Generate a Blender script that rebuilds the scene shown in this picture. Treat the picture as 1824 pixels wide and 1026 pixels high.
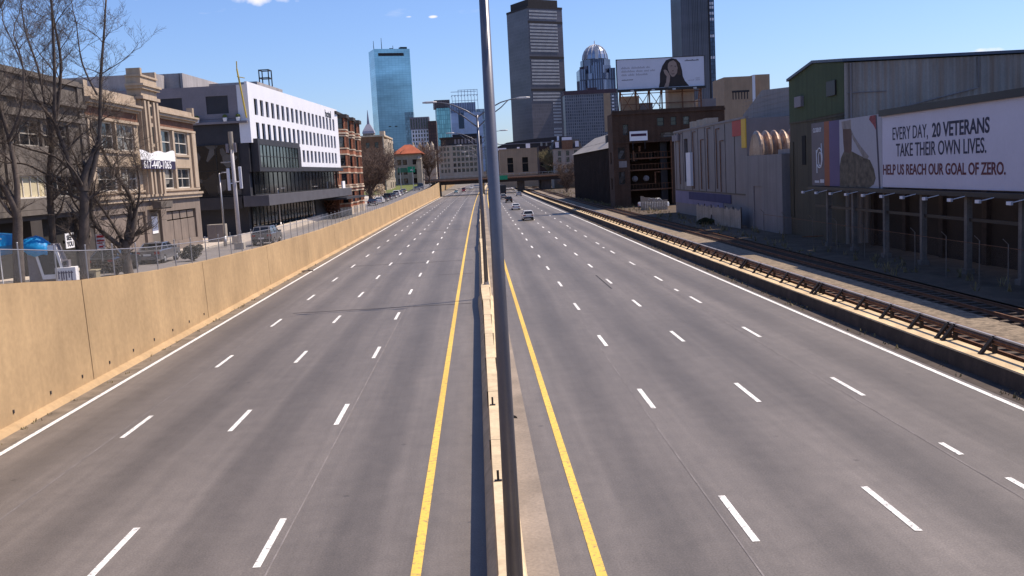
import bpy, math, random
from mathutils import Vector, Matrix
R = math.radians
scene = bpy.context.scene
for o in list(bpy.data.objects): bpy.data.objects.remove(o)
COL = scene.collection

# ------------------------------------------------------------------ camera, sky, sun, exposure
cam_data = bpy.data.cameras.new('camera'); cam = bpy.data.objects.new('camera', cam_data); COL.objects.link(cam)
cr = Vector((0.99791013, -0.03819108, -0.05212302)); cu = Vector((0.05625998, 0.1167546, 0.99156602)); cf = Vector((0.03178338, 0.99242622, -0.11865923))
m = Matrix((( cr.x, cu.x, -cf.x, 0.0), (cr.y, cu.y, -cf.y, 0.0), (cr.z, cu.z, -cf.z, 8.337), (0, 0, 0, 1)))
cam.matrix_world = m
cam_data.sensor_width = 36.0; cam_data.lens = 33.916; cam_data.clip_start = 0.1; cam_data.clip_end = 20000
scene.camera = cam

SUN_EL, SUN_AZ = 55.0, 18.0            # azimuth measured from +X (right of the road) towards +Y (down the road)
sdir = Vector((math.cos(R(SUN_EL))*math.cos(R(SUN_AZ)), math.cos(R(SUN_EL))*math.sin(R(SUN_AZ)), math.sin(R(SUN_EL))))
sd = bpy.data.lights.new('sun', 'SUN'); sd.energy = 5.0; sd.angle = R(0.55); sd.color = (1.0, 0.87, 0.72)
sun = bpy.data.objects.new('sun', sd); COL.objects.link(sun); sun.rotation_euler = sdir.to_track_quat('Z', 'Y').to_euler(); sun.location = (60, 20, 120)

W = bpy.data.worlds.new('World'); scene.world = W; W.use_nodes = True
nt = W.node_tree; nt.nodes.clear()
out = nt.nodes.new('ShaderNodeOutputWorld'); bg = nt.nodes.new('ShaderNodeBackground')
sky = nt.nodes.new('ShaderNodeTexSky'); sky.sky_type = 'NISHITA'; sky.sun_disc = False
sky.sun_elevation = R(SUN_EL); sky.sun_rotation = R(90 - SUN_AZ); sky.altitude = 0; sky.air_density = 1.0; sky.dust_density = 0.7; sky.ozone_density = 4.0
bg.inputs[1].default_value = 0.098
# a few broken clouds high on the left and small wisps
tc = nt.nodes.new('ShaderNodeTexCoord')
sep = nt.nodes.new('ShaderNodeSeparateXYZ'); nt.links.new(tc.outputs['Generated'], sep.inputs[0])
def wmath(op, a, b=None, clamp=False):
    n = nt.nodes.new('ShaderNodeMath'); n.operation = op; n.use_clamp = clamp
    for i, v in enumerate((a, b)):
        if v is None: continue
        if isinstance(v, (int, float)): n.inputs[i].default_value = v
        else: nt.links.new(v, n.inputs[i])
    return n.outputs[0]
zc = wmath('ADD', wmath('MAXIMUM', sep.outputs[2], 0.0), 0.06)
comb = nt.nodes.new('ShaderNodeCombineXYZ')
nt.links.new(wmath('DIVIDE', sep.outputs[0], zc), comb.inputs[0]); nt.links.new(wmath('DIVIDE', sep.outputs[1], zc), comb.inputs[1])
nz = nt.nodes.new('ShaderNodeTexNoise'); nz.inputs['Scale'].default_value = 2.1; nz.inputs['Detail'].default_value = 7; nz.inputs['Roughness'].default_value = 0.55
nt.links.new(comb.outputs[0], nz.inputs['Vector'])
cl = wmath('MULTIPLY', wmath('SUBTRACT', nz.outputs['Fac'], 0.62), 9.0, True)
mask = wmath('MULTIPLY', wmath('SUBTRACT', sep.outputs[2], 0.155), 30.0, True)
az = wmath('DIVIDE', sep.outputs[0], wmath('MAXIMUM', sep.outputs[1], 0.05))
def puff(a0, z0, wa, wz):
    u = wmath('DIVIDE', wmath('SUBTRACT', az, a0), wa); v = wmath('DIVIDE', wmath('SUBTRACT', sep.outputs[2], z0), wz)
    return wmath('SUBTRACT', 1.0, wmath('ADD', wmath('MULTIPLY', u, u), wmath('MULTIPLY', v, v)))
n2 = nt.nodes.new('ShaderNodeTexNoise'); n2.inputs['Scale'].default_value = 34; n2.inputs['Detail'].default_value = 6; nt.links.new(tc.outputs['Generated'], n2.inputs['Vector'])
pf = puff(-.215, .1808, .050, .0100)
for q in ((-.315, .1860, .055, .008), (-.0576, .1586, .004, .0012), (-.0328, .1577, .005, .0016), (.545, .087, .03, .0035)): pf = wmath('MAXIMUM', pf, puff(*q))
pf = wmath('MULTIPLY', wmath('ADD', wmath('MAXIMUM', pf, -3.0), wmath('MULTIPLY', wmath('SUBTRACT', n2.outputs['Fac'], .58), 4.5)), 1.1, True)
cl = wmath('MAXIMUM', wmath('MULTIPLY', cl, mask), pf)
hs = nt.nodes.new('ShaderNodeMixRGB'); hs.blend_type = 'MULTIPLY'; hs.inputs[0].default_value = 1.0; hs.inputs[2].default_value = (.96, 1.05, 1.34, 1); nt.links.new(sky.outputs[0], hs.inputs[1])
mix = nt.nodes.new('ShaderNodeMixRGB'); mix.inputs['Color2'].default_value = (9.0, 8.6, 8.8, 1)
nt.links.new(wmath('MULTIPLY', cl, 0.85), mix.inputs['Fac']); nt.links.new(hs.outputs[0], mix.inputs['Color1'])
nt.links.new(mix.outputs[0], bg.inputs[0]); nt.links.new(bg.outputs[0], out.inputs[0])

scene.view_settings.view_transform = 'Standard'; scene.view_settings.look = 'None'
scene.view_settings.exposure = 0.36; scene.view_settings.gamma = 1.0; scene.view_settings.use_curve_mapping = False
scene.render.engine = 'CYCLES'; scene.cycles.max_bounces = 6; scene.cycles.transparent_max_bounces = 16

# ------------------------------------------------------------------ mesh helpers
class MB:
    def __init__(s): s.v = []; s.f = []; s.mi = []
    def quad(s, a, b, c, d, mi=0):
        n = len(s.v); s.v += [tuple(a), tuple(b), tuple(c), tuple(d)]; s.f.append((n, n+1, n+2, n+3)); s.mi.append(mi)
    def poly(s, pts, mi=0):
        n = len(s.v); s.v += [tuple(p) for p in pts]; s.f.append(tuple(range(n, n+len(pts)))); s.mi.append(mi)
    def box(s, x0, x1, y0, y1, z0, z1, mi=0):
        n = len(s.v)
        s.v += [(x0,y0,z0),(x1,y0,z0),(x1,y1,z0),(x0,y1,z0),(x0,y0,z1),(x1,y0,z1),(x1,y1,z1),(x0,y1,z1)]
        for q in ((0,3,2,1),(4,5,6,7),(0,1,5,4),(1,2,6,5),(2,3,7,6),(3,0,4,7)): s.f.append(tuple(n+i for i in q)); s.mi.append(mi)
    def loft(s, rings, cap=True, mi=0):
        n = len(s.v); k = len(rings[0])
        for r in rings: s.v += [tuple(p) for p in r]
        for i in range(len(rings)-1):
            for j in range(k):
                a = n+i*k+j; b = n+i*k+(j+1) % k
                s.f.append((a, b, b+k, a+k)); s.mi.append(mi)
        if cap:
            s.f.append(tuple(n+j for j in reversed(range(k)))); s.mi.append(mi)
            s.f.append(tuple(n+(len(rings)-1)*k+j for j in range(k))); s.mi.append(mi)
    def prism(s, prof, axis, a0, a1, mi=0):
        # 2-D outline extruded along an axis; for x the outline is (y,z), for y (x,z), for z (x,y)
        def P(p, a): return {'x': (a, p[0], p[1]), 'y': (p[0], a, p[1]), 'z': (p[0], p[1], a)}[axis]
        s.loft([[P(p, a0) for p in prof], [P(p, a1) for p in prof]], True, mi)
    def tube(s, path, rad, n=8, mi=0, cap=True):
        path = [Vector(p) for p in path]; rings = []
        if isinstance(rad, (int, float)): rad = [rad]*len(path)
        up = Vector((0, 0, 1))
        for i, p in enumerate(path):
            d = (path[min(i+1, len(path)-1)]-path[max(i-1, 0)]).normalized()
            a = d.cross(up if abs(d.z) < .9 else Vector((0, 1, 0))).normalized(); b = a.cross(d)
            if rings and pa.dot(a) < 0: a = -a; b = -b
            pa = a
            rings.append([p+(a*math.cos(2*math.pi*j/n)+b*math.sin(2*math.pi*j/n))*rad[i] for j in range(n)])
        s.loft(rings, cap, mi)
    def ball(s, c, rx, ry, rz, n=10, m=6, mi=0):
        rings = []
        for i in range(m+1):
            t = math.pi*(i/m)*.98+.03; rr = math.sin(t); zz = -math.cos(t)
            rings.append([(c[0]+rx*rr*math.cos(2*math.pi*j/n), c[1]+ry*rr*math.sin(2*math.pi*j/n), c[2]+rz*zz) for j in range(n)])
        s.loft(rings, True, mi)
    def loose(s):
        # the separate pieces of this mesh, each as a mesh builder of its own
        par = list(range(len(s.v)))
        def fd(i):
            while par[i] != i: par[i] = par[par[i]]; i = par[i]
            return i
        for f in s.f:
            for i in f[1:]: par[fd(i)] = fd(f[0])
        g = {}
        for f, k in zip(s.f, s.mi): g.setdefault(fd(f[0]), []).append((f, k))
        res = []
        for fs in g.values():
            m_ = MB(); ix = {}
            for f, k in fs:
                q = []
                for i in f:
                    if i not in ix: ix[i] = len(m_.v); m_.v.append(s.v[i])
                    q.append(ix[i])
                m_.f.append(tuple(q)); m_.mi.append(k)
            res.append(m_)
        return res
    def pieces(s, name, mats, parent):
        return [q.build(name, mats, parent) for q in s.loose()]
    def pieces_(s, name, bl, mt): return s.pieces(name, mt, bl.r)
    def mesh(s, name, mats, smooth=False):
        me = bpy.data.meshes.new(name); me.from_pydata(s.v, [], s.f)
        for mt in mats: me.materials.append(mt)
        if len(mats) > 1: me.polygons.foreach_set('material_index', s.mi)
        if smooth: me.polygons.foreach_set('use_smooth', [True]*len(me.polygons))
        me.update(); return me
    def build(s, name, mats, parent=None, loc=(0,0,0), rz=0, smooth=False, bevel=0):
        if not isinstance(mats, (list, tuple)): mats = [mats]
        return obj(name, s.mesh(name, mats, smooth), parent, loc, rz, bevel)
def obj(name, me, parent=None, loc=(0,0,0), rz=0, bevel=0):
    o = bpy.data.objects.new(name, me); COL.objects.link(o); o.location = loc; o.rotation_euler = (0, 0, rz)
    if parent: o.parent = parent
    if bevel:
        b = o.modifiers.new('bevel', 'BEVEL'); b.width = bevel; b.segments = 2; b.limit_method = 'ANGLE'; b.angle_limit = R(35)
    return o
def tag(o, label=None, cat=None, group=None, kind=None):
    if label: o['label'] = label
    if cat: o['category'] = cat
    if group: o['group'] = group
    if kind: o['kind'] = kind
    return o
def thing(name, label, cat, loc=(0,0,0), rz=0, group=None):
    return tag(obj(name, None, None, loc, rz), label, cat, group)
def dup(root, loc, rz=None, label=None):
    def cp(o, par):
        c = o.copy(); COL.objects.link(c)
        if par: c.parent = par
        for ch in list(o.children): cp(ch, c)
        return c
    r = cp(root, None); r.location = loc
    if rz is not None: r.rotation_euler = (0, 0, rz)
    if label: r['label'] = label
    return r
def lerp(t, xs, ys):
    if t <= xs[0]: return ys[0]
    for i in range(len(xs)-1):
        if t <= xs[i+1]: return ys[i]+(ys[i+1]-ys[i])*(t-xs[i])/(xs[i+1]-xs[i])
    return ys[-1]

# ------------------------------------------------------------------ materials
def nodes(name):
    mt = bpy.data.materials.new(name); mt.use_nodes = True
    t = mt.node_tree; b = t.nodes['Principled BSDF']; return mt, t, b
def N(t, kind, **kw):
    n = t.nodes.new(kind)
    for k, v in kw.items(): setattr(n, k, v)
    return n
def L(t, a, b): t.links.new(a, b)
def vecmap(t, src, scale):
    mp = N(t, 'ShaderNodeMapping'); mp.inputs['Scale'].default_value = scale; L(t, src, mp.inputs[0]); return mp.outputs[0]
def noise(t, vec, scale, detail=4, rough=.55):
    n = N(t, 'ShaderNodeTexNoise'); n.inputs['Scale'].default_value = scale; n.inputs['Detail'].default_value = detail; n.inputs['Roughness'].default_value = rough
    L(t, vec, n.inputs['Vector']); return n.outputs['Fac']
def ramp(t, fac, stops):
    r = N(t, 'ShaderNodeValToRGB'); e = r.color_ramp.elements
    while len(e) < len(stops): e.new(.5)
    for i, (p, c) in enumerate(stops):
        e[i].position = p; e[i].color = (c, c, c, 1) if isinstance(c, (int, float)) else (*c, 1)
    L(t, fac, r.inputs[0]); return r.outputs[0]
def mixc(t, fac, a, b, mode='MIX'):
    n = N(t, 'ShaderNodeMixRGB', blend_type=mode)
    for s, v in ((n.inputs[0], fac), (n.inputs[1], a), (n.inputs[2], b)):
        if isinstance(v, (int, float)): s.default_value = v
        elif isinstance(v, tuple): s.default_value = (*v, 1)
        else: L(t, v, s)
    return n.outputs[0]
def bump(t, b, h, strength=.2, dist=.02):
    n = N(t, 'ShaderNodeBump'); n.inputs['Strength'].default_value = strength; n.inputs['Distance'].default_value = dist
    L(t, h, n.inputs['Height']); L(t, n.outputs[0], b.inputs['Normal'])
def mat(name, col, rough=.8, var=.18, scale=.6, fine=14, metal=0, spec=.35, streak=0, stain=None, bmp=.15, tone=.0):
    mt, t, b = nodes(name)
    co = N(t, 'ShaderNodeTexCoord').outputs['Object']
    f1 = noise(t, co, scale, 6); f2 = noise(t, co, fine, 3)
    c = mixc(t, 1.0, col, ramp(t, f1, [(.3, 1-var), (.7, 1+var)]), 'MULTIPLY')
    c = mixc(t, .6, c, ramp(t, f2, [(.3, 1-var*.8), (.7, 1+var*.8)]), 'MULTIPLY')
    if streak:
        f3 = noise(t, vecmap(t, co, (1.6, 1.6, .07)), 1.0, 5, .6)
        c = mixc(t, ramp(t, f3, [(.42, 0.0), (.7, streak)]), c, stain or tuple(x*.35 for x in col))
    L(t, c, b.inputs['Base Color'])
    b.inputs['Roughness'].default_value = rough; b.inputs['Metallic'].default_value = metal; b.inputs['Specular IOR Level'].default_value = spec
    if bmp: bump(t, b, f2, bmp, .01)
    return mt
def paint(name, col, rough=.3, metal=0, coat=.5):
    mt, t, b = nodes(name); b.inputs['Base Color'].default_value = (*col, 1); b.inputs['Roughness'].default_value = rough; b.inputs['Metallic'].default_value = metal
    b.inputs['Coat Weight'].default_value = coat; b.inputs['Coat Roughness'].default_value = .08
    co = N(t, 'ShaderNodeTexCoord').outputs['Object']; f = noise(t, co, 3, 4)
    L(t, mixc(t, 1.0, col, ramp(t, f, [(.3, .9), (.7, 1.06)]), 'MULTIPLY'), b.inputs['Base Color'])
    return mt
def brickmat(name, col, mortar, w=.24, h=.075, var=.3, streak=.3):
    mt, t, b = nodes(name)
    co = N(t, 'ShaderNodeTexCoord').outputs['Object']
    sp = N(t, 'ShaderNodeSeparateXYZ'); L(t, co, sp.inputs[0])
    ad = N(t, 'ShaderNodeMath', operation='ADD'); L(t, sp.outputs[0], ad.inputs[0]); L(t, sp.outputs[1], ad.inputs[1])
    cb = N(t, 'ShaderNodeCombineXYZ'); L(t, ad.outputs[0], cb.inputs[0]); L(t, sp.outputs[2], cb.inputs[1])
    br = N(t, 'ShaderNodeTexBrick'); br.inputs['Scale'].default_value = 1; br.inputs['Brick Width'].default_value = w; br.inputs['Row Height'].default_value = h; br.inputs['Mortar Size'].default_value = .008
    br.inputs['Color1'].default_value = (*col, 1); br.inputs['Color2'].default_value = (*[x*(1-var) for x in col], 1); br.inputs['Mortar'].default_value = (*mortar, 1)
    L(t, cb.outputs[0], br.inputs['Vector'])
    f1 = noise(t, co, .35, 6)
    c = mixc(t, 1.0, br.outputs[0], ramp(t, f1, [(.3, .75), (.7, 1.2)]), 'MULTIPLY')
    f3 = noise(t, vecmap(t, co, (1.4, 1.4, .06)), 1.0, 5, .6)
    c = mixc(t, ramp(t, f3, [(.42, 0.0), (.72, streak)]), c, tuple(x*.4 for x in col))
    L(t, c, b.inputs['Base Color']); b.inputs['Roughness'].default_value = .9; b.inputs['Specular IOR Level'].default_value = .2
    bump(t, b, br.outputs['Fac'], -.3, .01)
    return mt
def glass(name, dark=(.018, .022, .026), light=(.25, .24, .22), rough=.06, p=.72, spec=.6):
    # window glass with what shows behind it differing from window to window
    mt, t, b = nodes(name)
    oi = N(t, 'ShaderNodeObjectInfo').outputs['Random']
    co = N(t, 'ShaderNodeTexCoord').outputs['Object']
    vo = N(t, 'ShaderNodeTexVoronoi'); vo.inputs['Scale'].default_value = .9; L(t, vecmap(t, co, (1, 1, .8)), vo.inputs['Vector'])
    sm = N(t, 'ShaderNodeMath', operation='ADD'); L(t, oi, sm.inputs[0]); L(t, vo.outputs['Color'], sm.inputs[1])
    fr = N(t, 'ShaderNodeMath', operation='FRACT'); L(t, sm.outputs[0], fr.inputs[0])
    c = ramp(t, fr.outputs[0], [(p-.12, dark), (p, tuple(.5*(a+b_)*.7 for a, b_ in zip(dark, light))), (.99, light)])
    L(t, c, b.inputs['Base Color']); b.inputs['Roughness'].default_value = rough; b.inputs['Specular IOR Level'].default_value = spec
    bump(t, b, noise(t, co, .8, 2), .04, .03)
    return mt
def curtain(name, col, cell=(1.5, 4.0), line=.12, linecol=None, metal=.55, rough=.18, var=.35, lit=None):
    # tower cladding: panes set in a grid of mullions, each pane a little different
    mt, t, b = nodes(name)
    co = N(t, 'ShaderNodeTexCoord').outputs['Object']
    sp = N(t, 'ShaderNodeSeparateXYZ'); L(t, co, sp.inputs[0])
    ad = N(t, 'ShaderNodeMath', operation='ADD'); L(t, sp.outputs[0], ad.inputs[0]); L(t, sp.outputs[1], ad.inputs[1])
    cb = N(t, 'ShaderNodeCombineXYZ'); L(t, ad.outputs[0], cb.inputs[0]); L(t, sp.outputs[2], cb.inputs[1])
    br = N(t, 'ShaderNodeTexBrick', offset=0.0); br.inputs['Scale'].default_value = 1; br.inputs['Brick Width'].default_value = cell[0]; br.inputs['Row Height'].default_value = cell[1]; br.inputs['Mortar Size'].default_value = line; br.inputs['Mortar Smooth'].default_value = 0
    br.inputs['Color1'].default_value = (*[x*(1+var) for x in col], 1); br.inputs['Color2'].default_value = (*[x*(1-var) for x in col], 1)
    br.inputs['Mortar'].default_value = (*(linecol or tuple(x*.45 for x in col)), 1)
    L(t, cb.outputs[0], br.inputs['Vector'])
    f1 = noise(t, vecmap(t, co, (.6, .6, 2.2)), .02, 5)
    c = mixc(t, 1.0, br.outputs[0], ramp(t, f1, [(.3, .75), (.7, 1.3)]), 'MULTIPLY')
    L(t, c, b.inputs['Base Color']); b.inputs['Metallic'].default_value = metal; b.inputs['Roughness'].default_value = rough
    return mt

# asphalt with wheel paths running along the road, patches and fine aggregate
def asphalt(name, col, lanes=True):
    mt, t, b = nodes(name); co = N(t, 'ShaderNodeTexCoord').outputs['Object']
    sp = N(t, 'ShaderNodeSeparateXYZ'); L(t, co, sp.inputs[0])
    f1 = noise(t, vecmap(t, co, (1.0, .012, 1)), .9, 4, .6)
    f2 = noise(t, vecmap(t, co, (1.0, .3, 1)), .12, 7, .65)
    f3 = noise(t, co, 22, 3, .7); f4 = noise(t, vecmap(t, co, (1, .05, 1)), 3.2, 5); f5 = noise(t, co, 1.3, 6, .7)
    c = mixc(t, 1, col, ramp(t, f1, [(.3, .84), (.72, 1.14)]), 'MULTIPLY')
    c = mixc(t, 1, c, ramp(t, f2, [(.3, .76), (.7, 1.2)]), 'MULTIPLY')
    c = mixc(t, 1, c, ramp(t, f4, [(.3, .92), (.7, 1.07)]), 'MULTIPLY')
    c = mixc(t, 1, c, ramp(t, f5, [(.3, .88), (.7, 1.1)]), 'MULTIPLY')
    c = mixc(t, 1, c, ramp(t, f3, [(.25, .66), (.5, 1.0), (.75, 1.38)]), 'MULTIPLY')
    if lanes:   # oil darkened centre of each lane
        a = N(t, 'ShaderNodeMath', operation='MULTIPLY_ADD'); L(t, sp.outputs[0], a.inputs[0]); a.inputs[1].default_value = 2*math.pi/3.66; a.inputs[2].default_value = -3.9*2*math.pi/3.66
        s_ = N(t, 'ShaderNodeMath', operation='COSINE'); L(t, a.outputs[0], s_.inputs[0])
        q = N(t, 'ShaderNodeMath', operation='MULTIPLY'); L(t, s_.outputs[0], q.inputs[0]); L(t, f1, q.inputs[1])
        c = mixc(t, 1, c, ramp(t, q.outputs[0], [(0, 1.08), (.55, .78)]), 'MULTIPLY')
    vs = N(t, 'ShaderNodeTexVoronoi'); vs.inputs['Scale'].default_value = .5; L(t, co, vs.inputs['Vector'])
    c = mixc(t, ramp(t, vs.outputs['Distance'], [(.03, .6), (.06, 0.0)]), c, tuple(x*.42 for x in col))
    L(t, c, b.inputs['Base Color']); b.inputs['Roughness'].default_value = .6; b.inputs['Specular IOR Level'].default_value = .4
    bump(t, b, f3, .35, .008); return mt
def roadpaint(name, col, worn=.5):
    mt, t, b = nodes(name); co = N(t, 'ShaderNodeTexCoord').outputs['Object']
    f = noise(t, co, 7, 6, .75); g_ = noise(t, vecmap(t, co, (1, .15, 1)), .8, 4)
    c = mixc(t, 1, col, ramp(t, g_, [(.3, .80), (.7, 1.06)]), 'MULTIPLY')
    c = mixc(t, ramp(t, f, [(.52, 0.0), (.62, worn)]), c, (.13, .115, .11))
    L(t, c, b.inputs['Base Color']); b.inputs['Roughness'].default_value = .7; return mt
M = {}
M['asphalt'] = asphalt('highway asphalt', (.132, .114, .101))
M['street'] = asphalt('street asphalt', (.20, .18, .17), False)
M['shoulder'] = mat('gritty shoulder', (.17, .135, .10), .9, .35, 1.2, 20)
M['white'] = roadpaint('road paint white', (.80, .78, .74), .75)
M['yellow'] = roadpaint('road paint yellow', (.74, .48, .08), .7)
M['tar'] = mat('tar and dark streak', (.045, .04, .04), .8, .2)
M['wallc'] = mat('tan retaining concrete', (.41, .28, .15), .9, .17, .22, 4, streak=.26, stain=(.25, .165, .09), bmp=.4)
M['gut'] = mat('gutter concrete', (.225, .185, .15), .9, .3, .35, 12, bmp=.3); M['barrier'] = mat('median concrete', (.60, .47, .30), .88, .16, .6, 10, streak=.35, bmp=.3)
M['conc'] = mat('grey concrete', (.40, .36, .31), .9, .18, .5, 10, streak=.3)
M['walk'] = mat('pale pavement', (.50, .43, .36), .9, .15, .5, 8)
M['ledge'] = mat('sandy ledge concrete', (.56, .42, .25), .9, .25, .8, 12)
M['darkwall'] = mat('dark shade and joint concrete', (.07, .052, .042), .9, .3, .6, 10, streak=.5)  # puts the parapet's shaded face into the colour; serves joints and piers too
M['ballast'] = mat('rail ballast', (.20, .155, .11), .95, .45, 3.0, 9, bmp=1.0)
M['dballast'] = mat('shade-toned track ballast', (.055, .040, .033), .95, .4, 3.0, 9, bmp=1.0)  # shade along the tracks is put into this darker ballast colour
M['soil'] = mat('weedy soil', (.085, .06, .04), .95, .4, .8, 8, bmp=.8)
M['ground'] = mat('city ground', (.17, .15, .13), .95, .3, .05, 2)
M['grass'] = mat('spring grass', (.10, .12, .03), .95, .4, .6, 9, bmp=.6)
M['steel'] = mat('galvanised steel', (.38, .37, .38), .45, .12, 1.5, 20, metal=.6, bmp=.05)
M['polegrey'] = mat('grey pole paint', (.13, .13, .155), .38, .1, 1.2, 24, metal=.35, spec=.6, bmp=.04)
M['rust'] = mat('rusty steel', (.16, .075, .04), .8, .35, 2.5, 16)
M['darkrust'] = mat('blackened rusty steel', (.030, .020, .016), .8, .35, 2.5, 16); M['darkmetal'] = mat('dark metal', (.03, .028, .03), .5, .2, metal=.3)
M['black'] = mat('black rubber', (.015, .015, .015), .8, .1)
M['wood'] = mat('tarred timber', (.09, .065, .05), .9, .35, 2, 14)
M['bark'] = mat('tree bark', (.10, .078, .066), .95, .35, 2.0, 18, bmp=.8)
M['bark2'] = mat('brown twigs', (.115, .078, .062), .95, .3, 2.0, 18, bmp=.3)
M['whitep'] = mat('white panel', (.80, .79, .80), .55, .06, .6, 10, bmp=.02)
M['glass'] = glass('window glass')
M['glassb'] = glass('dark window glass', (.012, .013, .015), (.10, .10, .10), p=.8)  # darker glass with fewer pale panes
M['whiteframe'] = mat('white window frame', (.62, .57, .50), .6, .1)
M['darkframe'] = mat('dark window frame', (.03, .028, .028), .5, .1)

def cx(y): return 1.6e-5*y*y            # the highway bends very slightly to the right
def zt(y): return lerp(y, [-30, 20, 30, 36, 43, 52, 63, 80, 105, 190, 344, 420, 700], [8.2, 6.4, 5.7, 5.27, 4.63, 4.12, 3.73, 3.42, 3.2, 3.3, 4.65, 6.2, 6.4])
def zs(y): return zt(y)-.32             # level of the frontage street behind the retaining wall
def sts(a, b, n): return [a+(b-a)*i/n for i in range(n+1)]
def strip(name, xa, xb, z, ys, mt, kind='structure', parent=None, curve=True):
    mb = MB()
    fz = z if callable(z) else (lambda y: z)
    fa = xa if callable(xa) else (lambda y: xa); fb = xb if callable(xb) else (lambda y: xb)
    c = cx if curve else (lambda y: 0)
    n = len(ys); mb.v = []
    for y in ys: mb.v += [(fa(y)+c(y), y, fz(y)), (fb(y)+c(y), y, fz(y))]
    mb.f = [(2*i, 2*i+1, 2*i+3, 2*i+2) for i in range(n-1)]; mb.mi = [0]*(n-1)
    o = mb.build(name, mt, parent)
    if kind: o['kind'] = kind
    return o
YR_ = sts(-40, 1400, 96)
# ------------------------------------------------------------------ the setting
g = MB(); g.box(-6000, 6000, -400, 9000, -3, -.35); g.build('ground', M['ground'])['kind'] = 'structure'
strip('highway', -17.6, 18.3, 0.0, YR_, M['asphalt'])
strip('shoulder', -17.5, -16.35, .006, YR_, M['shoulder'])
strip('gutter', 17.28, 18.25, .006, YR_, M['darkwall'])
mk = MB(); row = lambda mb, x, y, w, l, z=.012: mb.quad((x-w/2+cx(y), y-l/2, z), (x+w/2+cx(y), y-l/2, z), (x+w/2+cx(y+l), y+l/2, z), (x-w/2+cx(y+l), y+l/2, z))
rnd = random.Random(3)
for x in (-12.62, -8.96, -5.30):
    for k in range(-3, 46): row(mk, x+rnd.uniform(-.02, .02), 22.1+12.19*k, .17, 3.05)
for x in (5.71, 9.37, 13.03):
    for k in range(-3, 46): row(mk, x+rnd.uniform(-.02, .02), 21.73+12.19*k, .17, 3.05)
for y in (25.9, 63.35, 100.8, 138.2): row(mk, 12.9, y, .16, 1.2)
o = mk.build('lane_marking', M['white']); o['kind'] = 'structure'
strip('edge_line', -16.25, -16.05, .012, YR_, M['white']); 
redge = lambda d: (lambda y: 17.0+d-lerp(y, [150, 370, 600], [0, 1.6, 1.6]))
strip('edge_line', redge(-.1), redge(.1), .012, YR_, M['white'])
strip('yellow_line', -1.84, -1.62, .012, YR_, M['yellow']); strip('yellow_line', 2.03, 2.25, .012, YR_, M['yellow'])
# tar filled joints, a broad dark cross streak and a lengthwise seam
tj = MB(); sm_ = MB()
for (x0, x1, y, w) in ((-12.3, -.7, 62.6, .10), (-12.9, -.7, 95.0, .10), (-9, -.7, 150, .16), (9.8, 17, 186, .35), (-3.6, -.6, 82, .07)):
    n = 14
    for i in range(n):
        a = x0+(x1-x0)*i/n; b_ = x0+(x1-x0)*(i+1)/n; j = .05*math.sin(i*1.9); k = .05*math.sin((i+1)*1.9)
        tj.quad((a, y-w+j, .009), (b_, y-w+k, .009), (b_, y+w+k, .009), (a, y+w+j, .009))
for (x, ya, yb) in ((5.35, -20, 260), (-5.0, -20, 240), (12.6, -20, 240), (-12.95, -20, 240)):
    for i in range(40):
        a = ya+(yb-ya)*i/40; b_ = ya+(yb-ya)*(i+1)/40
        sm_.quad((x-.02+cx(a), a, .009), (x+.02+cx(a), a, .009), (x+.02+cx(b_), b_, .009), (x-.02+cx(b_), b_, .009))
for (x, y, l) in ((9.0, 66, 9), ):
    tj.quad((x-.06, y, .009), (x+.06, y, .009), (x+.1, y+l, .009), (x-.02, y+l, .009))
tj.build('tar_and_dark_streak', M['tar'])['kind'] = 'structure'
sm_.build('lane_seam', mat('lane seam', (.19, .17, .165), .85, .3, 1, 12))['kind'] = 'structure'

# frontage street on the left, higher than the highway
YL_ = sts(-40, 440, 120)
strip('street', -24.2, -17.5, zs, YL_, M['street'], curve=False)
strip('sidewalk', -62, -24.2, lambda y: zs(y)+.14, YL_, M['walk'], curve=False)
strip('kerb', -24.2, -24.02, lambda y: zs(y)+.145, YL_, M['conc'], curve=False)
kb = MB()
for a, b_ in zip(YL_[:-1], YL_[1:]): kb.quad((-24.02, a, zs(a)-.02), (-24.02, b_, zs(b_)-.02), (-24.02, b_, zs(b_)+.143), (-24.02, a, zs(a)+.143))
kb.build('kerb', M['conc'])['kind'] = 'structure'
strip('hillside', -900, -62, lambda y: zs(y)+.1, YL_, M['ground'], curve=False)
strip('grass_bank', -40, -20.5, lambda y: zs(y)+.25+(y-285)*.012, sts(285, 400, 8), M['grass'], curve=False)

# right of the highway: ballast, verge
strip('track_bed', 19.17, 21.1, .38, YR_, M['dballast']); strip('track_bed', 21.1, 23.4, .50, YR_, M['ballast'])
strip('track_bed', 23.4, 25.9, .42, YR_, M['dballast']); strip('verge', 25.9, 400, .62, YR_, M['soil'])

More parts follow.
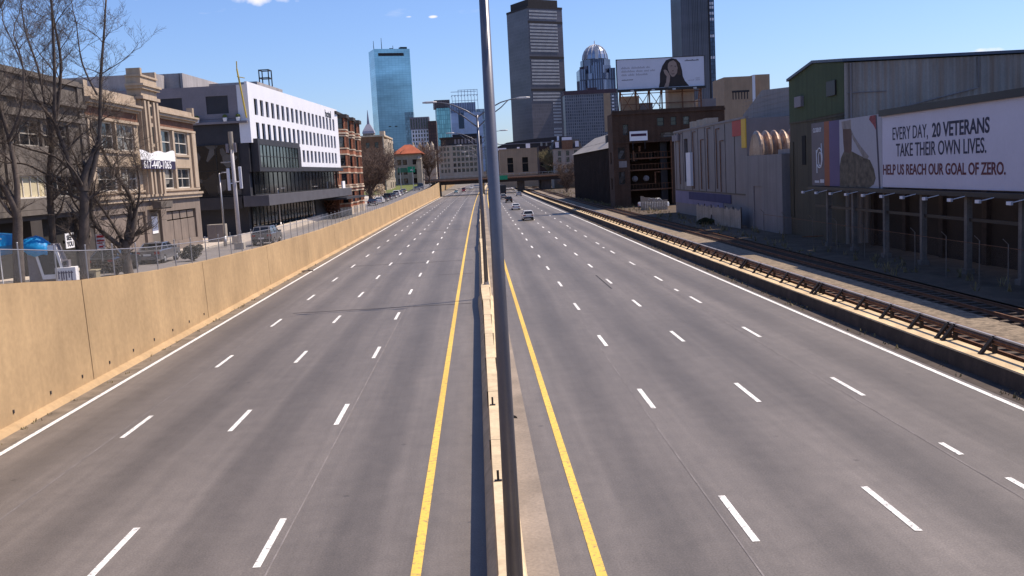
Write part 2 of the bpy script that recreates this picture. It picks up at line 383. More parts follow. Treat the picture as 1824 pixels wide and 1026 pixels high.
# ------------------------------------------------------------------ retaining wall, fence, barrier
rw = thing('retaining_wall', 'tall tan concrete retaining wall with vertical joints along the left edge of the highway', 'wall', (-17.4, 30, 0))
jn = [5.7+18.45*k for k in range(-2, 23)]
w_ = MB()
for k in range(len(jn)-1):
    a, b_ = jn[k]+.035, jn[k+1]-.035
    ys = sts(a, b_, 4)
    ring = lambda y: [(-17.35+cx(y), y, 0), (-17.46+cx(y), y, zt(y)), (-17.80+cx(y), y, zt(y)), (-17.80+cx(y), y, -.3), (-17.35+cx(y), y, -.3)]
    w_.loft([[Vector(p)-Vector((-17.4, 30, 0)) for p in ring(y)] for y in ys])
w_.pieces('wall_panel', M['wallc'], rw)
w_ = MB()
for a, b_ in zip(sts(-25, 395, 60)[:-1], sts(-25, 395, 60)[1:]):
    P = lambda y, x, z: (x+cx(y)+17.4, y-30, z)
    w_.quad(P(a, -17.43, 0), P(b_, -17.43, 0), P(b_, -17.52, zt(b_)-.03), P(a, -17.52, zt(a)-.03))
w_.build('joint_filler', M['darkwall'], rw)
# low concrete toe along the foot
t_ = MB()
ys = sts(-25, 395, 60)
t_.loft([[(-17.36+cx(y)+17.4, y-30, 0), (-17.36+cx(y)+17.4, y-30, .22), (-17.18+cx(y)+17.4, y-30, .16), (-17.05+cx(y)+17.4, y-30, 0)] for y in ys])
t_.build('toe_kerb', M['wallc'], rw)
d_ = MB()
for k in range(9):
    y = 35.2+3.05*k*1.02
    d_.prism([(y-30-.045, .55), (y-30+.045, .55), (y-30+.045, .68), (y-30-.045, .68)], 'x', .02+cx(y), .07+cx(y))
d_.pieces('weep_hole', M['tar'], rw)

def chainlink(name, cell=.07, wire=.006, col=(.34, .33, .32, 1)):
    mt, t, b = nodes(name); co = N(t, 'ShaderNodeTexCoord').outputs['Object']
    sp = N(t, 'ShaderNodeSeparateXYZ'); L(t, co, sp.inputs[0])
    def band(op):
        a = N(t, 'ShaderNodeMath', operation=op); L(t, sp.outputs[1], a.inputs[0]); L(t, sp.outputs[2], a.inputs[1])
        d = N(t, 'ShaderNodeMath', operation='DIVIDE'); L(t, a.outputs[0], d.inputs[0]); d.inputs[1].default_value = cell
        f = N(t, 'ShaderNodeMath', operation='FRACT'); L(t, d.outputs[0], f.inputs[0])
        l = N(t, 'ShaderNodeMath', operation='LESS_THAN'); L(t, f.outputs[0], l.inputs[0]); l.inputs[1].default_value = wire/cell
        return l.outputs[0]
    mx = N(t, 'ShaderNodeMath', operation='MAXIMUM'); L(t, band('ADD'), mx.inputs[0]); L(t, band('SUBTRACT'), mx.inputs[1])
    L(t, mx.outputs[0], b.inputs['Alpha']); b.inputs['Base Color'].default_value = col; b.inputs['Metallic'].default_value = .4; b.inputs['Roughness'].default_value = .5
    return mt
M['link'] = chainlink('chain link wire'); M['link2'] = chainlink('rusty chain link wire', .08, .003, (.10, .085, .075, 1))
cf_ = thing('chainlink_fence', 'long chain link fence on top of the tan retaining wall', 'fence', (-17.63, 30, 0))
pm = MB(); pm.tube([(0, 0, -.15), (0, 0, 1.5)], .032, 6); pm.ball((0, 0, 1.52), .045, .045, .04, 6, 4); pmesh = pm.mesh('post', [M['steel']])
fy = [31.2+3.15*k for k in range(0, 99)]
for y in fy: obj('post', pmesh, cf_, (cx(y), y-30, zt(y)))
tr = MB(); tr.tube([(cx(y), y-30, zt(y)+1.27) for y in sts(20, 345, 90)], .022, 5); tr.build('top_rail', M['steel'], cf_)
fm = MB()
for a, b_ in zip(sts(20, 345, 90)[:-1], sts(20, 345, 90)[1:]): fm.quad((cx(a), a-30, zt(a)+.02), (cx(b_), b_-30, zt(b_)+.02), (cx(b_), b_-30, zt(b_)+1.27), (cx(a), a-30, zt(a)+1.27))
fm.build('wire_mesh', M['link'], cf_)

PY = [16.1, 64.62, 112.1, 159.6, 207.0, 254.5]
mbar = thing('median_barrier', 'low cream concrete median barrier dividing the highway', 'barrier', (0.2, 20, 0))
def bw(y):
    e = 0
    for p in PY:
        d = y-p
        if -9 < d < 1.2: e = max(e, min(1, (9+d)/5.5, (1.2-d)/1.0))
    return e
ys = sorted(set(sts(-30, 700, 330)+[p+q for p in PY for q in (-9, -3.5, -1.5, .2, 1.2)]))
rg = []
for y in ys:
    e = bw(y); b0 = .42+.10*e; t0 = .21+.09*e; h = .90+.05*e
    rg.append([(p[0]+cx(y), y-20, p[1]) for p in ((-b0, 0), (-b0+.04, .12), (-t0, .34), (-t0+.03, h), (t0-.03, h), (t0, .34), (b0-.04, .12), (b0, 0))])
bb = MB(); bb.loft(rg); bb.build('barrier_body', M['barrier'], mbar)
dl = MB(); dl.box(-.09, .09, -.045, .045, 0, .03); dl.box(-.03, .03, -.012, .012, .03, .27); dmesh = dl.mesh('delineator', [M['darkmetal']])
for k in range(2): obj('delineator', dmesh, mbar, (-.06+cx(22.8+7.78*k), 2.8+7.78*k, .9 if bw(22.8+7.78*k) == 0 else .95))
jt = MB()
for k in range(28):
    y = 26.5+6.1*k; e = bw(y)
    jt.box(-.225-.09*e+cx(y), .225+.09*e+cx(y), y-20-.012, y-20+.012, .3, .903+.05*e)
jt.pieces('joint', M['darkwall'], mbar)
# pale concrete gutter strip beside the barrier
strip('gutter', .55, 1.28, .008, YR_, M['gut'])
tsc = MB(); tsc.loft([[(.78, 32.25, .01), (.98, 32.15, .01), (.96, 32.4, .01)], [(.80, 32.27, .05), (.96, 32.2, .06), (.95, 32.33, .05)], [(.72, 32.35, .09), (.84, 32.3, .10), (.8, 32.42, .09)]])
tag(tsc.build('tyre_scrap', M['black']), 'scrap of black tyre lying on the asphalt right of the nearest pole', 'debris')
ds = MB(); ds.tube([(-16.95, 92, .08), (-16.5, 92.4, .12), (-15.9, 92.2, .06)], .05, 5); ds.tube([(-16.7, 91.2, .06), (-16.4, 92.1, .16), (-16.3, 93, .05)], .04, 5)
tag(ds.build('fallen_branch', M['bark']), 'small dark fallen branch on the shoulder below the retaining wall', 'branch')

# right parapet with its ledge and guardrail
pw = thing('parapet_wall', 'low concrete parapet with a face painted dark for shade and a sandy ledge between the highway and the tracks', 'wall', (18.1, 30, 0))
ys = YR_
taper = lambda y: -lerp(y, [150, 370, 600], [0, 1.3, 1.3])
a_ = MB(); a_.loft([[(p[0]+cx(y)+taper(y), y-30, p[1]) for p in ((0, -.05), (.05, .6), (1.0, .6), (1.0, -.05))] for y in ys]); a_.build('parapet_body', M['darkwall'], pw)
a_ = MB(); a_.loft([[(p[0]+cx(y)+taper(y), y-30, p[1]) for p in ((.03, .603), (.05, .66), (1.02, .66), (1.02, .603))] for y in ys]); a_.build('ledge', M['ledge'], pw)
gr = thing('guardrail', 'rusty steel guardrail on posts along the parapet beside the tracks', 'guardrail', (19.1, 30, .66))
gm = MB(); gm.loft([[(-.62, a, 0), (-.50, a, 0), (.02, a, .60), (-.12, a, .60)] for a in (-.10, .10)]); gm.box(-.06, .06, -.09, .09, 0, .66); gmesh = gm.mesh('post', [M['darkrust']])
py = []
y = 26.0; k = 0
while y < 330:
    py.append(y); k += 1
    if k % 5 == 0: py.append(y+.5)
    y += 3.0
for y in py[:99]: obj('post', gmesh, gr, (cx(y)+taper(y), y-30, 0))
rest = MB()
for y in py[99:]: rest.box(-.05+cx(y)+taper(y), .05+cx(y)+taper(y), y-30-.07, y-30+.07, 0, .62)
rest.build('far_post', M['darkrust'], gr)['kind'] = 'stuff'
rl_ = MB()
prof = [(-.10, .36), (-.14, .40), (-.09, .44), (-.09, .48), (-.14, .52), (-.10, .56), (-.07, .56), (-.06, .46), (-.07, .36)]
rl_.loft([[(p[0]+cx(y)+taper(y), y-30, p[1]) for p in prof] for y in sts(20, 340, 60)]); rl_.build('rail', M['rust'], gr)
t2 = MB(); t2.loft([[(p[0]+cx(y)+taper(y), y-30, p[1]) for p in ((-.06, .60), (.06, .60), (.06, .66), (-.06, .66))] for y in sts(20, 340, 60)]); t2.build('top_rail', M['steel'], gr)

# the two railway tracks
def track(x0, label, zb):
    t = thing('railway_track', label, 'railway track', (x0, 30, zb), group='railway tracks')
    rp = [(-.07, 0), (.07, 0), (.07, .03), (.02, .05), (.02, .12), (.04, .14), (.04, .18), (-.04, .18), (-.04, .14), (-.02, .12), (-.02, .05), (-.07, .03)]
    for s in (-.72, .72):
        r = MB(); r.loft([[(p[0]+s+cx(y), y-30, p[1]+.12) for p in rp] for y in sts(10, 500, 80)]); r.build('rail', M['rust'], t)
    s = MB(); s.box(-1.25, 1.25, -.12, .12, -.05, .125); sm = s.mesh('sleeper', [M['wood']])
    for k in range(100): obj('sleeper', sm, t, (cx(30+.95*k), .95*k, 0))
    q = MB()
    for k in range(100, 420): y = .95*k; q.box(-1.25+cx(y+30), 1.25+cx(y+30), y-.12, y+.12, -.05, .125)
    q.build('far_sleeper', M['wood'], t)['kind'] = 'stuff'
track(20.25, 'railway track right behind the rusty guardrail', .36); track(24.6, 'railway track beside the weedy verge, farther from the highway', .40)

# ------------------------------------------------------------------ double-arm light poles on the median
def light_pole(y, label):
    t = thing('light_pole', label, 'light pole', (.3+cx(y), y, .92), group='double-arm light poles on the median')
    p = MB(); p.tube([(0, 0, 0), (0, 0, 5.5), (0, 0, 11.3)], [.148, .110, .072], 20); p.build('pole', M['polegrey'], t, smooth=True)
    b_ = MB(); b_.box(-.2, .2, -.2, .2, 0, .04); b_.tube([(0, 0, .04), (0, 0, .22)], .17, 14)
    for sx in (-1, 1):
        for sy in (-1, 1): b_.tube([(sx*.16, sy*.16, 0), (sx*.16, sy*.16, .1)], .02, 6)
    b_.build('base_plate', M['steel'], t)
    for s in (-1, 1):
        a = MB(); up = [(0, 0, 11.15), (s*.7, 0, 11.62), (s*1.6, 0, 12.05), (s*2.3, 0, 12.22), (s*2.8, 0, 12.26)]
        a.tube(up, [.05, .045, .04, .035, .03], 8); a.tube([(0, 0, 10.5), (s*.9, 0, 11.25), (s*1.6, 0, 11.72), (s*2.1, 0, 12.17)], [.045, .04, .035, .03], 8)
        a.tube([(s*1.15, 0, 11.42), (s*1.15, 0, 11.84)], .025, 6)
        ar = a.build('arm', M['polegrey'], t, smooth=True)
        h = MB(); h.loft([[(s*x, q[0]*w, 12.26+q[1]*hh) for q in ((-1, -.6), (1, -.6), (1, .3), (.5, 1), (-.5, 1), (-1, .3))] for x, w, hh in ((2.6, .06, .05), (2.85, .15, .08), (3.3, .16, .08), (3.55, .08, .05))])
        h.build('lamp_head', M['steel'], t)
    return t
P1 = light_pole(PY[0], 'tall grey light pole nearest the camera, crossing the whole picture from top to bottom')
lbl = ['double-arm light pole standing on the barrier just behind the nearest pole', 'third double-arm light pole along the median, its lamps just above the grey curved building', 'fourth double-arm light pole along the median, small in the distance', 'fifth double-arm light pole along the median, tiny in the distance', 'farthest double-arm light pole on the median before the overpass']
for y, l in zip(PY[1:], lbl): dup(P1, (.3+cx(y), y, .92), label=l)

# ------------------------------------------------------------------ building kit: a building is an Empty with wall, roof, window, ... children
WIN = {}
def winmesh(w, h, nx, ny, fr, frame, gl):
    key = (round(w, 2), round(h, 2), nx, ny, fr, frame.name, gl.name)
    if key not in WIN:
        mb = MB()
        mb.quad((0, .04, 0), (w, .04, 0), (w, .04, h), (0, .04, h), 1)
        mb.box(0, w, -.05, .06, 0, fr); mb.box(0, w, -.05, .06, h-fr, h); mb.box(0, fr, -.05, .06, fr, h-fr); mb.box(w-fr, w, -.05, .06, fr, h-fr)
        for i in range(1, nx): mb.box(w*i/nx-fr*.4, w*i/nx+fr*.4, -.03, .055, fr, h-fr)
        for i in range(1, ny): mb.box(fr, w-fr, -.025, .052, h*i/ny-fr*.4, h*i/ny+fr*.4)
        WIN[key] = mb.mesh('window', [frame, gl])
    return WIN[key]
class Bld:
    def __init__(s, name, label, x, y, zb, ang, cat='building', group=None):
        s.r = thing(name, label, cat, (x, y, zb), R(ang), group); s.zb = zb; s.wins = []
    def frame(s, x0, x1, y0, y1, side):
        return {'front': ((x0, y0), 0, x1-x0), 'left': ((x0, y1), -90, y1-y0), 'right': ((x1, y0), 90, y1-y0), 'back': ((x1, y1), 180, x1-x0)}[side]
    def face(s, mb, o, ang, Ln, z0, z1, ops, depth=.22):
        c, d = math.cos(R(ang)), math.sin(R(ang)); zb = s.zb
        P = lambda a, q, z: (o[0]+c*a-d*q, o[1]+d*a+c*q, z-zb)
        xs = sorted(set([0, Ln]+[v for p in ops for v in (max(0, p[0]), min(Ln, p[0]+p[2]))])); zz = sorted(set([z0, z1]+[v for p in ops for v in (max(z0, p[1]), min(z1, p[1]+p[3]))]))
        for j in range(len(zz)-1):
            run = None
            for i in range(len(xs)-1):
                mx, mz = (xs[i]+xs[i+1])/2, (zz[j]+zz[j+1])/2
                hole = any(p[0] < mx < p[0]+p[2] and p[1] < mz < p[1]+p[3] for p in ops)
                if not hole and run is None: run = xs[i]
                if run is not None and (hole or i == len(xs)-2):
                    e = xs[i] if hole else xs[i+1]
                    mb.quad(P(run, 0, zz[j]), P(e, 0, zz[j]), P(e, 0, zz[j+1]), P(run, 0, zz[j+1])); run = None
        for p in ops:
            a, b, e, f = p[0], p[0]+p[2], p[1], p[1]+p[3]
            mb.quad(P(a, 0, e), P(a, depth, e), P(a, depth, f), P(a, 0, f)); mb.quad(P(b, depth, e), P(b, 0, e), P(b, 0, f), P(b, depth, f))
            mb.quad(P(a, 0, e), P(b, 0, e), P(b, depth, e), P(a, depth, e)); mb.quad(P(a, depth, f), P(b, depth, f), P(b, 0, f), P(a, 0, f))
    def block(s, mb, x0, x1, y0, y1, z0, z1, ops={}, depth=.22, style=None, top=True):
        for side in ('front', 'left', 'right', 'back'):
            o, ang, Ln = s.frame(x0, x1, y0, y1, side); op = ops.get(side, [])
            s.face(mb, o, ang, Ln, z0, z1, op, depth)
            for p in op: s.win(o, ang, p, depth, (p[4] if len(p) > 4 else style))
        if top: mb.quad((x0, y0, z1-s.zb), (x1, y0, z1-s.zb), (x1, y1, z1-s.zb), (x0, y1, z1-s.zb))
    def win(s, o, ang, p, depth, st):
        if st is None: return
        c, d = math.cos(R(ang)), math.sin(R(ang))
        s.wins.append(((o[0]+c*p[0]-d*(depth-.06), o[1]+d*p[0]+c*(depth-.06), p[1]-s.zb), ang, p[2], p[3], st))
    def finish(s, limit=100):
        W_ = s.wins
        for i, (loc, ang, w, h, st) in enumerate(W_[:limit]):
            obj(st.get('name', 'window'), winmesh(w, h, st.get('nx', 1), st.get('ny', 2), st.get('fr', .07), st['frame'], st['glass']), s.r, loc, R(ang))
        if len(W_) > limit:
            mb = MB(); st = W_[limit][4]
            for loc, ang, w, h, _ in W_[limit:]:
                c, d = math.cos(R(ang)), math.sin(R(ang)); P = lambda a, z: (loc[0]+c*a, loc[1]+d*a, loc[2]+z)
                mb.quad(P(0, 0), P(w, 0), P(w, h), P(0, h))
            mb.build('far_window', st['glass'], s.r)['kind'] = 'stuff'
    def part(s, name, mb, mt, **k): return mb.build(name, mt, s.r, **k)
    def bx(s, mb, x0, x1, y0, y1, z0, z1, mi=0): mb.box(x0, x1, y0, y1, z0-s.zb, z1-s.zb, mi)
def grid(s0, n, pitch, w, z, h, st=None): return [(s0+pitch*i, z, w, h)+((st,) if st else ()) for i in range(n)]
def text(body, size, mt, parent, loc, rot, name='lettering', bold=0, sx=1, align='LEFT'):
    cu_ = bpy.data.curves.new('lettering', 'FONT'); cu_.body = body; cu_.size = size; cu_.extrude = .006; cu_.offset = bold; cu_.align_x = align; cu_.resolution_u = 4
    t = bpy.data.objects.new('tmp', cu_); me = bpy.data.meshes.new_from_object(t); bpy.data.objects.remove(t); bpy.data.curves.remove(cu_)
    for v in me.vertices: v.co.x *= sx
    me.materials.clear(); me.materials.append(mt)
    o = obj(name, me, parent, loc); o.rotation_euler = rot; return o

M['cream'] = mat('cream terracotta', (.41, .325, .245), .85, .14, .6, 9, streak=.5, stain=(.26, .19, .12))
M['redbrick'] = brickmat('red brick frieze', (.19, .075, .045), (.22, .17, .13))
M['greystucco'] = mat('grey stucco', (.135, .115, .10), .9, .16, .4, 8, streak=.5)
M['shutter'] = mat('taupe shutters', (.20, .16, .135), .8, .12, .8, 8, streak=.3)
M['roofgrey'] = mat('roof felt', (.20, .18, .17), .95, .25, .2, 4)
M['copper'] = mat('weathered copper sheet', (.26, .30, .22), .7, .25, .5, 6, streak=.6, stain=(.12, .10, .07))
M['void'] = mat('unlit interior', (.018, .016, .015), .95, .2)
STc = dict(nx=2, ny=2, fr=.09, frame=M['whiteframe'], glass=M['glass'])
STg = dict(nx=3, ny=1, fr=.09, frame=mat('grey window frame', (.30, .27, .23), .7, .1), glass=M['glassb'])

# ---- cream terracotta commercial block
b = Bld('terracotta_building', 'cream ornate two-storey building over taupe shopfronts, behind the bare trees', -26.3, 67.5, 3.0, 90)
w = MB(); Ln = 25.8
ops = [(1.3, 8.5, 4.0, 1.75, STc), (5.6, 8.5, 4.0, 1.75, STc), (14.6, 8.5, 4.2, 1.75, STc), (19.4, 8.5, 4.2, 1.75, STc),
       (1.3, 11.5, 4.0, 2.0, STc), (5.6, 11.5, 4.0, 2.0, STc), (14.6, 11.5, 4.2, 2.0, STc), (19.4, 11.5, 4.2, 2.0, STc)]
b.block(w, 0, Ln, 0, 18, 7.9, 14.5, {'front': ops}, .25)
b.part('wall', w, M['cream'])
w = MB(); b.block(w, 0, Ln, 0, 18, 2.6, 7.9, {'front': [(1.2, 3.4, 9.2, 3.4), (11.6, 3.5, 2.6, 3.3), (15.6, 3.9, 8.6, 2.7)]}, .35); b.part('ground_floor', w, M['shutter'])
w = MB()
for x0, x1 in ((1.3, 4.2), (4.3, 7.2), (7.3, 10.3)): b.bx(w, x0, x1, .2, .32, 3.4, 6.75)
w.pieces_('shutter', b, M['shutter'])
for i in range(4):
    w = MB(); x0 = 15.7+2.12*i; b.bx(w, x0, x0+2.0, .16, .3, 3.9, 5.75); b.bx(w, x0+.1, x0+1.9, .2, .32, 5.85, 6.5); b.part('door_panel', w, M['shutter'])
w = MB(); b.bx(w, 11.7, 14.1, .2, .33, 3.4, 6.7); dr = b.part('door', w, M['greystucco'])
w = MB(); b.bx(w, 12.2, 13.6, .15, .19, 4.9, 6.3); b.part('notice', w, M['whitep'])
w = MB()
for z0, z1, pr in ((7.62, 7.92, .28), (7.92, 8.12, .42), (8.3, 8.48, .16)): b.bx(w, -.05, Ln+.05, -pr, .02, z0, z1)
for z0, z1, pr in ((13.55, 13.75, .16), (14.42, 14.6, .22), (14.6, 14.82, .48), (14.82, 14.98, .62)):
    b.bx(w, -.05, 10.4, -pr, .02, z0, z1); b.bx(w, 14.4, Ln+.1, -pr, .02, z0, z1)
b.part('cornice', w, M['cream'])
w = MB(); b.bx(w, .2, 10.5, -.04, .02, 13.75, 14.42); b.bx(w, 14.4, Ln-.1, -.04, .02, 13.75, 14.42); b.part('brick_frieze', w, M['redbrick'])
w = MB(); b.bx(w, 0, 10.4, -.12, .3, 14.98, 15.75); b.bx(w, 14.4, Ln, -.12, .3, 14.98, 15.45); b.bx(w, Ln-.5, Ln, -.2, .35, 14.98, 15.9); b.bx(w, 0, .7, -.2, .4, 14.98, 16.1)
b.bx(w, Ln-.3, Ln, .3, 18, 14.5, 15.2); b.bx(w, 0, Ln, 17.7, 18, 14.5, 15.2); b.part('parapet', w, M['cream'])
w = MB()   # the central pier with its ribs and stepped cap
b.bx(w, 10.6, 14.3, -.35, .3, 8.1, 15.9)
for x in (10.75, 11.6, 12.9, 13.75): b.bx(w, x, x+.38, -.62, -.3, 8.1, 15.5)
for x, z0, z1 in ((12.2, 10.6, 11.6), (12.2, 11.9, 13.8), (12.2, 14.2, 15.3)): b.bx(w, x, x+.5, -.52, -.33, z0, z1)
for z0, z1, e in ((15.6, 15.85, .25), (15.9, 16.4, .05), (16.4, 16.62, .28), (16.62, 16.8, .4), (16.8, 17.35, .1), (17.35, 17.5, .2)): b.bx(w, 10.6-e, 14.3+e, -.45-e, .6, z0, z1)
for x in (10.5, 14.0): b.bx(w, x, x+.4, -.6, .5, 17.5, 18.0)
b.part('centre_pier', w, M['cream'])
w = MB(); b.bx(w, 12.25, 12.65, -.545, -.52, 12.2, 13.5); b.bx(w, 12.25, 12.65, -.545, -.52, 10.8, 11.5); b.bx(w, 12.25, 12.65, -.545, -.52, 14.4, 15.1); w.pieces_('pier_slot', b, M['void'])
w = MB()
for x0, x1 in ((5.32, 5.58), (18.85, 19.35)): b.bx(w, x0, x1, -.12, .02, 8.5, 13.5)
for x0, x1 in ((1.2, 9.7), (14.5, 23.7)): b.bx(w, x0, x1, -.14, .02, 10.28, 10.45); b.bx(w, x0, x1, -.14, .02, 11.28, 11.48)
b.bx(w, .1, .9, -.2, .02, 8.5, 13.5); b.bx(w, 24.4, 25.6, -.2, .02, 8.5, 13.5)
w.pieces_('pilaster', b, M['cream'])
w = MB(); b.bx(w, 11.0, 14.0, -1.1, -.4, 7.0, 7.5); b.bx(w, 11.1, 13.9, -1.0, -.38, 6.9, 7.0); b.part('door_hood', w, M['greystucco'])
w = MB(); z = 15.6-3.0; w.quad((1, 4, z-.3), (10.5, 4, z-.3), (10.5, 9, z+1.9), (1, 9, z+1.9)); w.quad((1, 9, z+1.9), (10.5, 9, z+1.9), (10.5, 14, z-.5), (1, 14, z-.5))
for x in range(2, 11): w.box(x-.05, x+.05, 4, 4.1, z-.3, z-.1)
w.poly([(10.5, 4, z-.3), (10.5, 14, z-.5), (10.5, 9, z+1.9)]); w.poly([(1, 14, z-.5), (1, 4, z-.3), (1, 9, z+1.9)]); b.part('skylight_roof', w, M['copper'])
b.finish()
bn = thing('banner', 'white over dark purple cloth banner with a phone number, hung on the cream building', 'banner', (-25.55, 75.8, 10.1), R(90))
w = MB(); n = 14
for i in range(n):
    x0, x1 = 8.6*i/n, 8.6*(i+1)/n; f = lambda x: .05*math.sin(x*2.2)+.03*math.sin(x*5); t_ = lambda x: 1.42+.10*math.sin(x*1.7+.5)-.08*math.sin(x*.6)
    w.quad((x0, f(x0), .68), (x1, f(x1), .68), (x1, f(x1)+.02, t_(x1)), (x0, f(x0)+.02, t_(x0)))
w.build('cloth', M['whitep'], bn)
w = MB(); w.box(.1, 8.5, -.02, .06, 0, .72); w.build('dark_strip', mat('purple vinyl', (.035, .025, .06), .5, .2), bn)
text('617-440-1065', .86, M['whitep'], bn, (.45, -.035, .07), (R(90), 0, 0), bold=.01, sx=1.42)

# ---- grey stucco neighbour on the left
b = Bld('stucco_building', 'grey stucco building at the far left behind the trees with a lit office window', -26.3, 30.0, 3.2, 90)
w = MB(); Ln = 37.3
LIT = glass('lit office glass', (.5, .42, .26), (.75, .66, .45), p=.5)
ST2 = dict(nx=4, ny=1, fr=.09, frame=M['whiteframe'], glass=LIT, name='lit_window'); STg2 = dict(STg, ny=2)
ops = []
for k, x in enumerate((4.5, 16.5, 27.0)):
    ops += [(x, 8.3, 4.0, 1.35, ST2 if k == 2 else STg), (x+4.3, 8.3, 4.2, 1.35, STg), (x, 11.4, 3.7, 1.5, STg2), (x+4.0, 11.4, 3.8, 1.5, STg2)]
b.block(w, 0, Ln, 0, 16, 7.6, 15.5, {'front': ops}, .3)
b.part('wall', w, M['greystucco'])
w = MB(); b.block(w, 0, Ln, .02, 16, 3.0, 7.6, {'front': [(2, 3.4, 8, 3.6), (12, 3.4, 8, 3.6), (22, 3.4, 6, 3.6), (29.5, 3.4, 6.5, 3.6)]}, .8); b.part('ground_floor', w, mat('dark shopfront render', (.05, .042, .038), .9, .2))
for x0, x1 in ((2, 10), (12, 20), (22, 28), (29.5, 36)):
    w = MB(); b.bx(w, x0, x1, .75, .85, 3.3, 7.0); b.part('shopfront', w, M['void'])
w = MB()
for z0, z1, pr in ((7.3, 7.6, .2), (7.62, 8.2, .12), (13.1, 13.35, .2), (14.1, 14.35, .35), (15.5, 15.75, .2)): b.bx(w, -.05, Ln, -pr, .03, z0, z1)
b.bx(w, 0, Ln, 0, .35, 15.5, 15.9); b.bx(w, 36.5, Ln, -.14, .02, 7.7, 15.5); b.bx(w, 25.6, 26.4, -.14, .02, 7.7, 15.5)
b.part('cornice', w, M['greystucco']); b.finish()

# ---- white and black hotel block
ang = math.degrees(math.atan2(46, 2.65))
b = Bld('hotel_building', 'white hotel block with rows of narrow dark windows over black glass lower floors', -24.0, 107.0, 2.6, ang)
M['hwhite'] = mat('white hotel panels', (.70, .70, .75), .6, .05, .3, 5, bmp=.03); M['hdark'] = mat('charcoal cladding', (.035, .034, .04), .6, .2, .5, 6, bmp=.04); M['hgrey'] = mat('grey end wall panels', (.20, .18, .20), .7, .12, .4, 6)
SH = dict(nx=1, ny=1, fr=.05, frame=M['darkframe'], glass=M['glassb'])
w = MB(); Ln = 48.6
xs_ = [2.1+2.36*i for i in range(19)]
ops = [(x, 16.15, 1.32, 1.8, SH) for x in xs_]+[(x+.1, 13.5, 1.32, 1.85, SH) for x in xs_]+[(x, 11.15, 1.32, 1.6, SH) for x in xs_ if x > 20.5]
dd = .3
for side in ('front',):
    b.face(w, (0, 0), 0, 20.0, 13.05, 19.28, [p for p in ops if p[0] < 20 and p[1] > 13], dd); b.face(w, (20.0, 0), 0, Ln-20.0, 10.55, 19.28, [(p[0]-20.0,)+p[1:] for p in ops if p[0] >= 20], dd)
    for p in ops: b.win((0, 0), 0, p, dd, SH)
# end wall reveal and roof slab edge
b.bx(w, -.06, .0, 0, 1.2, 13.05, 19.28); b.bx(w, Ln, Ln+.05, 0, 14, 10.5, 19.28); b.bx(w, 0, Ln, 0.02, .32, 19.28, 19.6)
b.part('white_facade', w, M['hwhite'])
w = MB(); b.block(w, .01, Ln-.02, dd+.1, 28, 9.9, 19.2); b.part('core_wall', w, M['hdark'])
w = MB()   # end wall facing the camera: grey panels with recessed dark openings
eo = [(27.1-1.0-2.4, 16.3, 2.4, 1.9), (27.1-6.0-2.6, 16.3, 2.6, 1.9), (27.1-11-2.6, 16.3, 2.6, 1.9)]
b.face(w, (-.08, 28.3), -90, 27.1, 15.75, 19.28, eo, 1.2); b.bx(w, -.12, .0, 1.0, 28.3, 15.4, 15.72); b.bx(w, -.5, 0, .2, 28.3, 15.2, 15.42)
b.bx(w, -.1, .0, 6.5, 28.3, 13.3, 15.2); b.part('end_wall', w, M['hgrey'])
w = MB()
for p in eo: w.box(1.0, 1.1, 28.3-p[0]-p[2], 28.3-p[0], p[1]-2.6, p[1]+p[3]-2.6)
w.pieces_('end_opening', b, M['void'])
SG = dict(nx=12, ny=2, fr=.07, frame=M['darkframe'], glass=glass('dark green glass', (.02, .03, .032), (.07, .09, .09), p=.7), name='curtain_glass')
w = MB(); b.face(w, (.6, -.5), 0, 19.2, 9.9, 13.4, [(.5, 10.3, 17.6, 2.6, SG)], .1); b.win((.6, -.5), 0, (.5, 10.3, 17.6, 2.6), .1, SG)
b.bx(w, .6, 19.8, -.48, .5, 13.35, 13.5); b.bx(w, .55, .6, -.5, .3, 9.9, 13.4); b.bx(w, 19.8, Ln+.1, -.35, .3, 9.95, 10.52); b.bx(w, 19.8, 20.1, -.5, .3, 10.52, 13.05)
b.bx(w, .0, Ln, .6, 20, 6.9, 10.0); b.bx(w, -.4, 0.2, 1.5, 28, 6.0, 7.3); b.part('dark_frame', w, M['hdark'])
SG2 = dict(SG, nx=22, ny=1, glass=M['glassb']); b.win((0, .35), 0, (1.0, 7.35, 45.5, 2.6), .1, SG2)
SG3 = dict(SG, nx=6, ny=2); b.win((-.02, 27), -90, (.5, 7.4, 25, 5.6), .0, dict(SG, nx=10, ny=2, glass=M['glassb']))
w = MB(); b.bx(w, -.8, Ln-.6, -1.6, 1.2, 6.15, 7.3); b.part('projecting_slab', w, mat('grey slab edge', (.085, .082, .095), .7, .15))
w = MB(); b.bx(w, 1, Ln-1, 1.3, 20, 2.6, 6.2); b.part('lobby_wall', w, M['hdark'])
b.win((2, 1.15), 0, (0, 3.1, 32, 3.0), .1, dict(SG, nx=20, ny=1))
w = MB(); b.bx(w, 36, 51.5, -3.0, 1.0, 5.7, 6.0); b.part('canopy', w, M['hdark'])
w = MB(); b.bx(w, 45, 47, -.8, -.6, 6.4, 8.4); b.part('white_sign', w, M['whitep'])
text('hotel', 1.45, M['darkmetal'], b.r, (39.4, -.02, 18.05-2.6), (R(90), 0, 0), bold=.05, sx=1.45)
w = MB(); b.block(w, 3, 20, 8, 24, 19.28, 21.2); b.bx(w, 12, 24, 2.2, 8, 19.4, 20.8); b.bx(w, 26, 34, 3, 9, 19.4, 20.4); b.bx(w, 37, 38.5, 3, 4.5, 19.4, 20.0); b.bx(w, 39.5, 40.6, 3, 4.5, 19.4, 20.0)
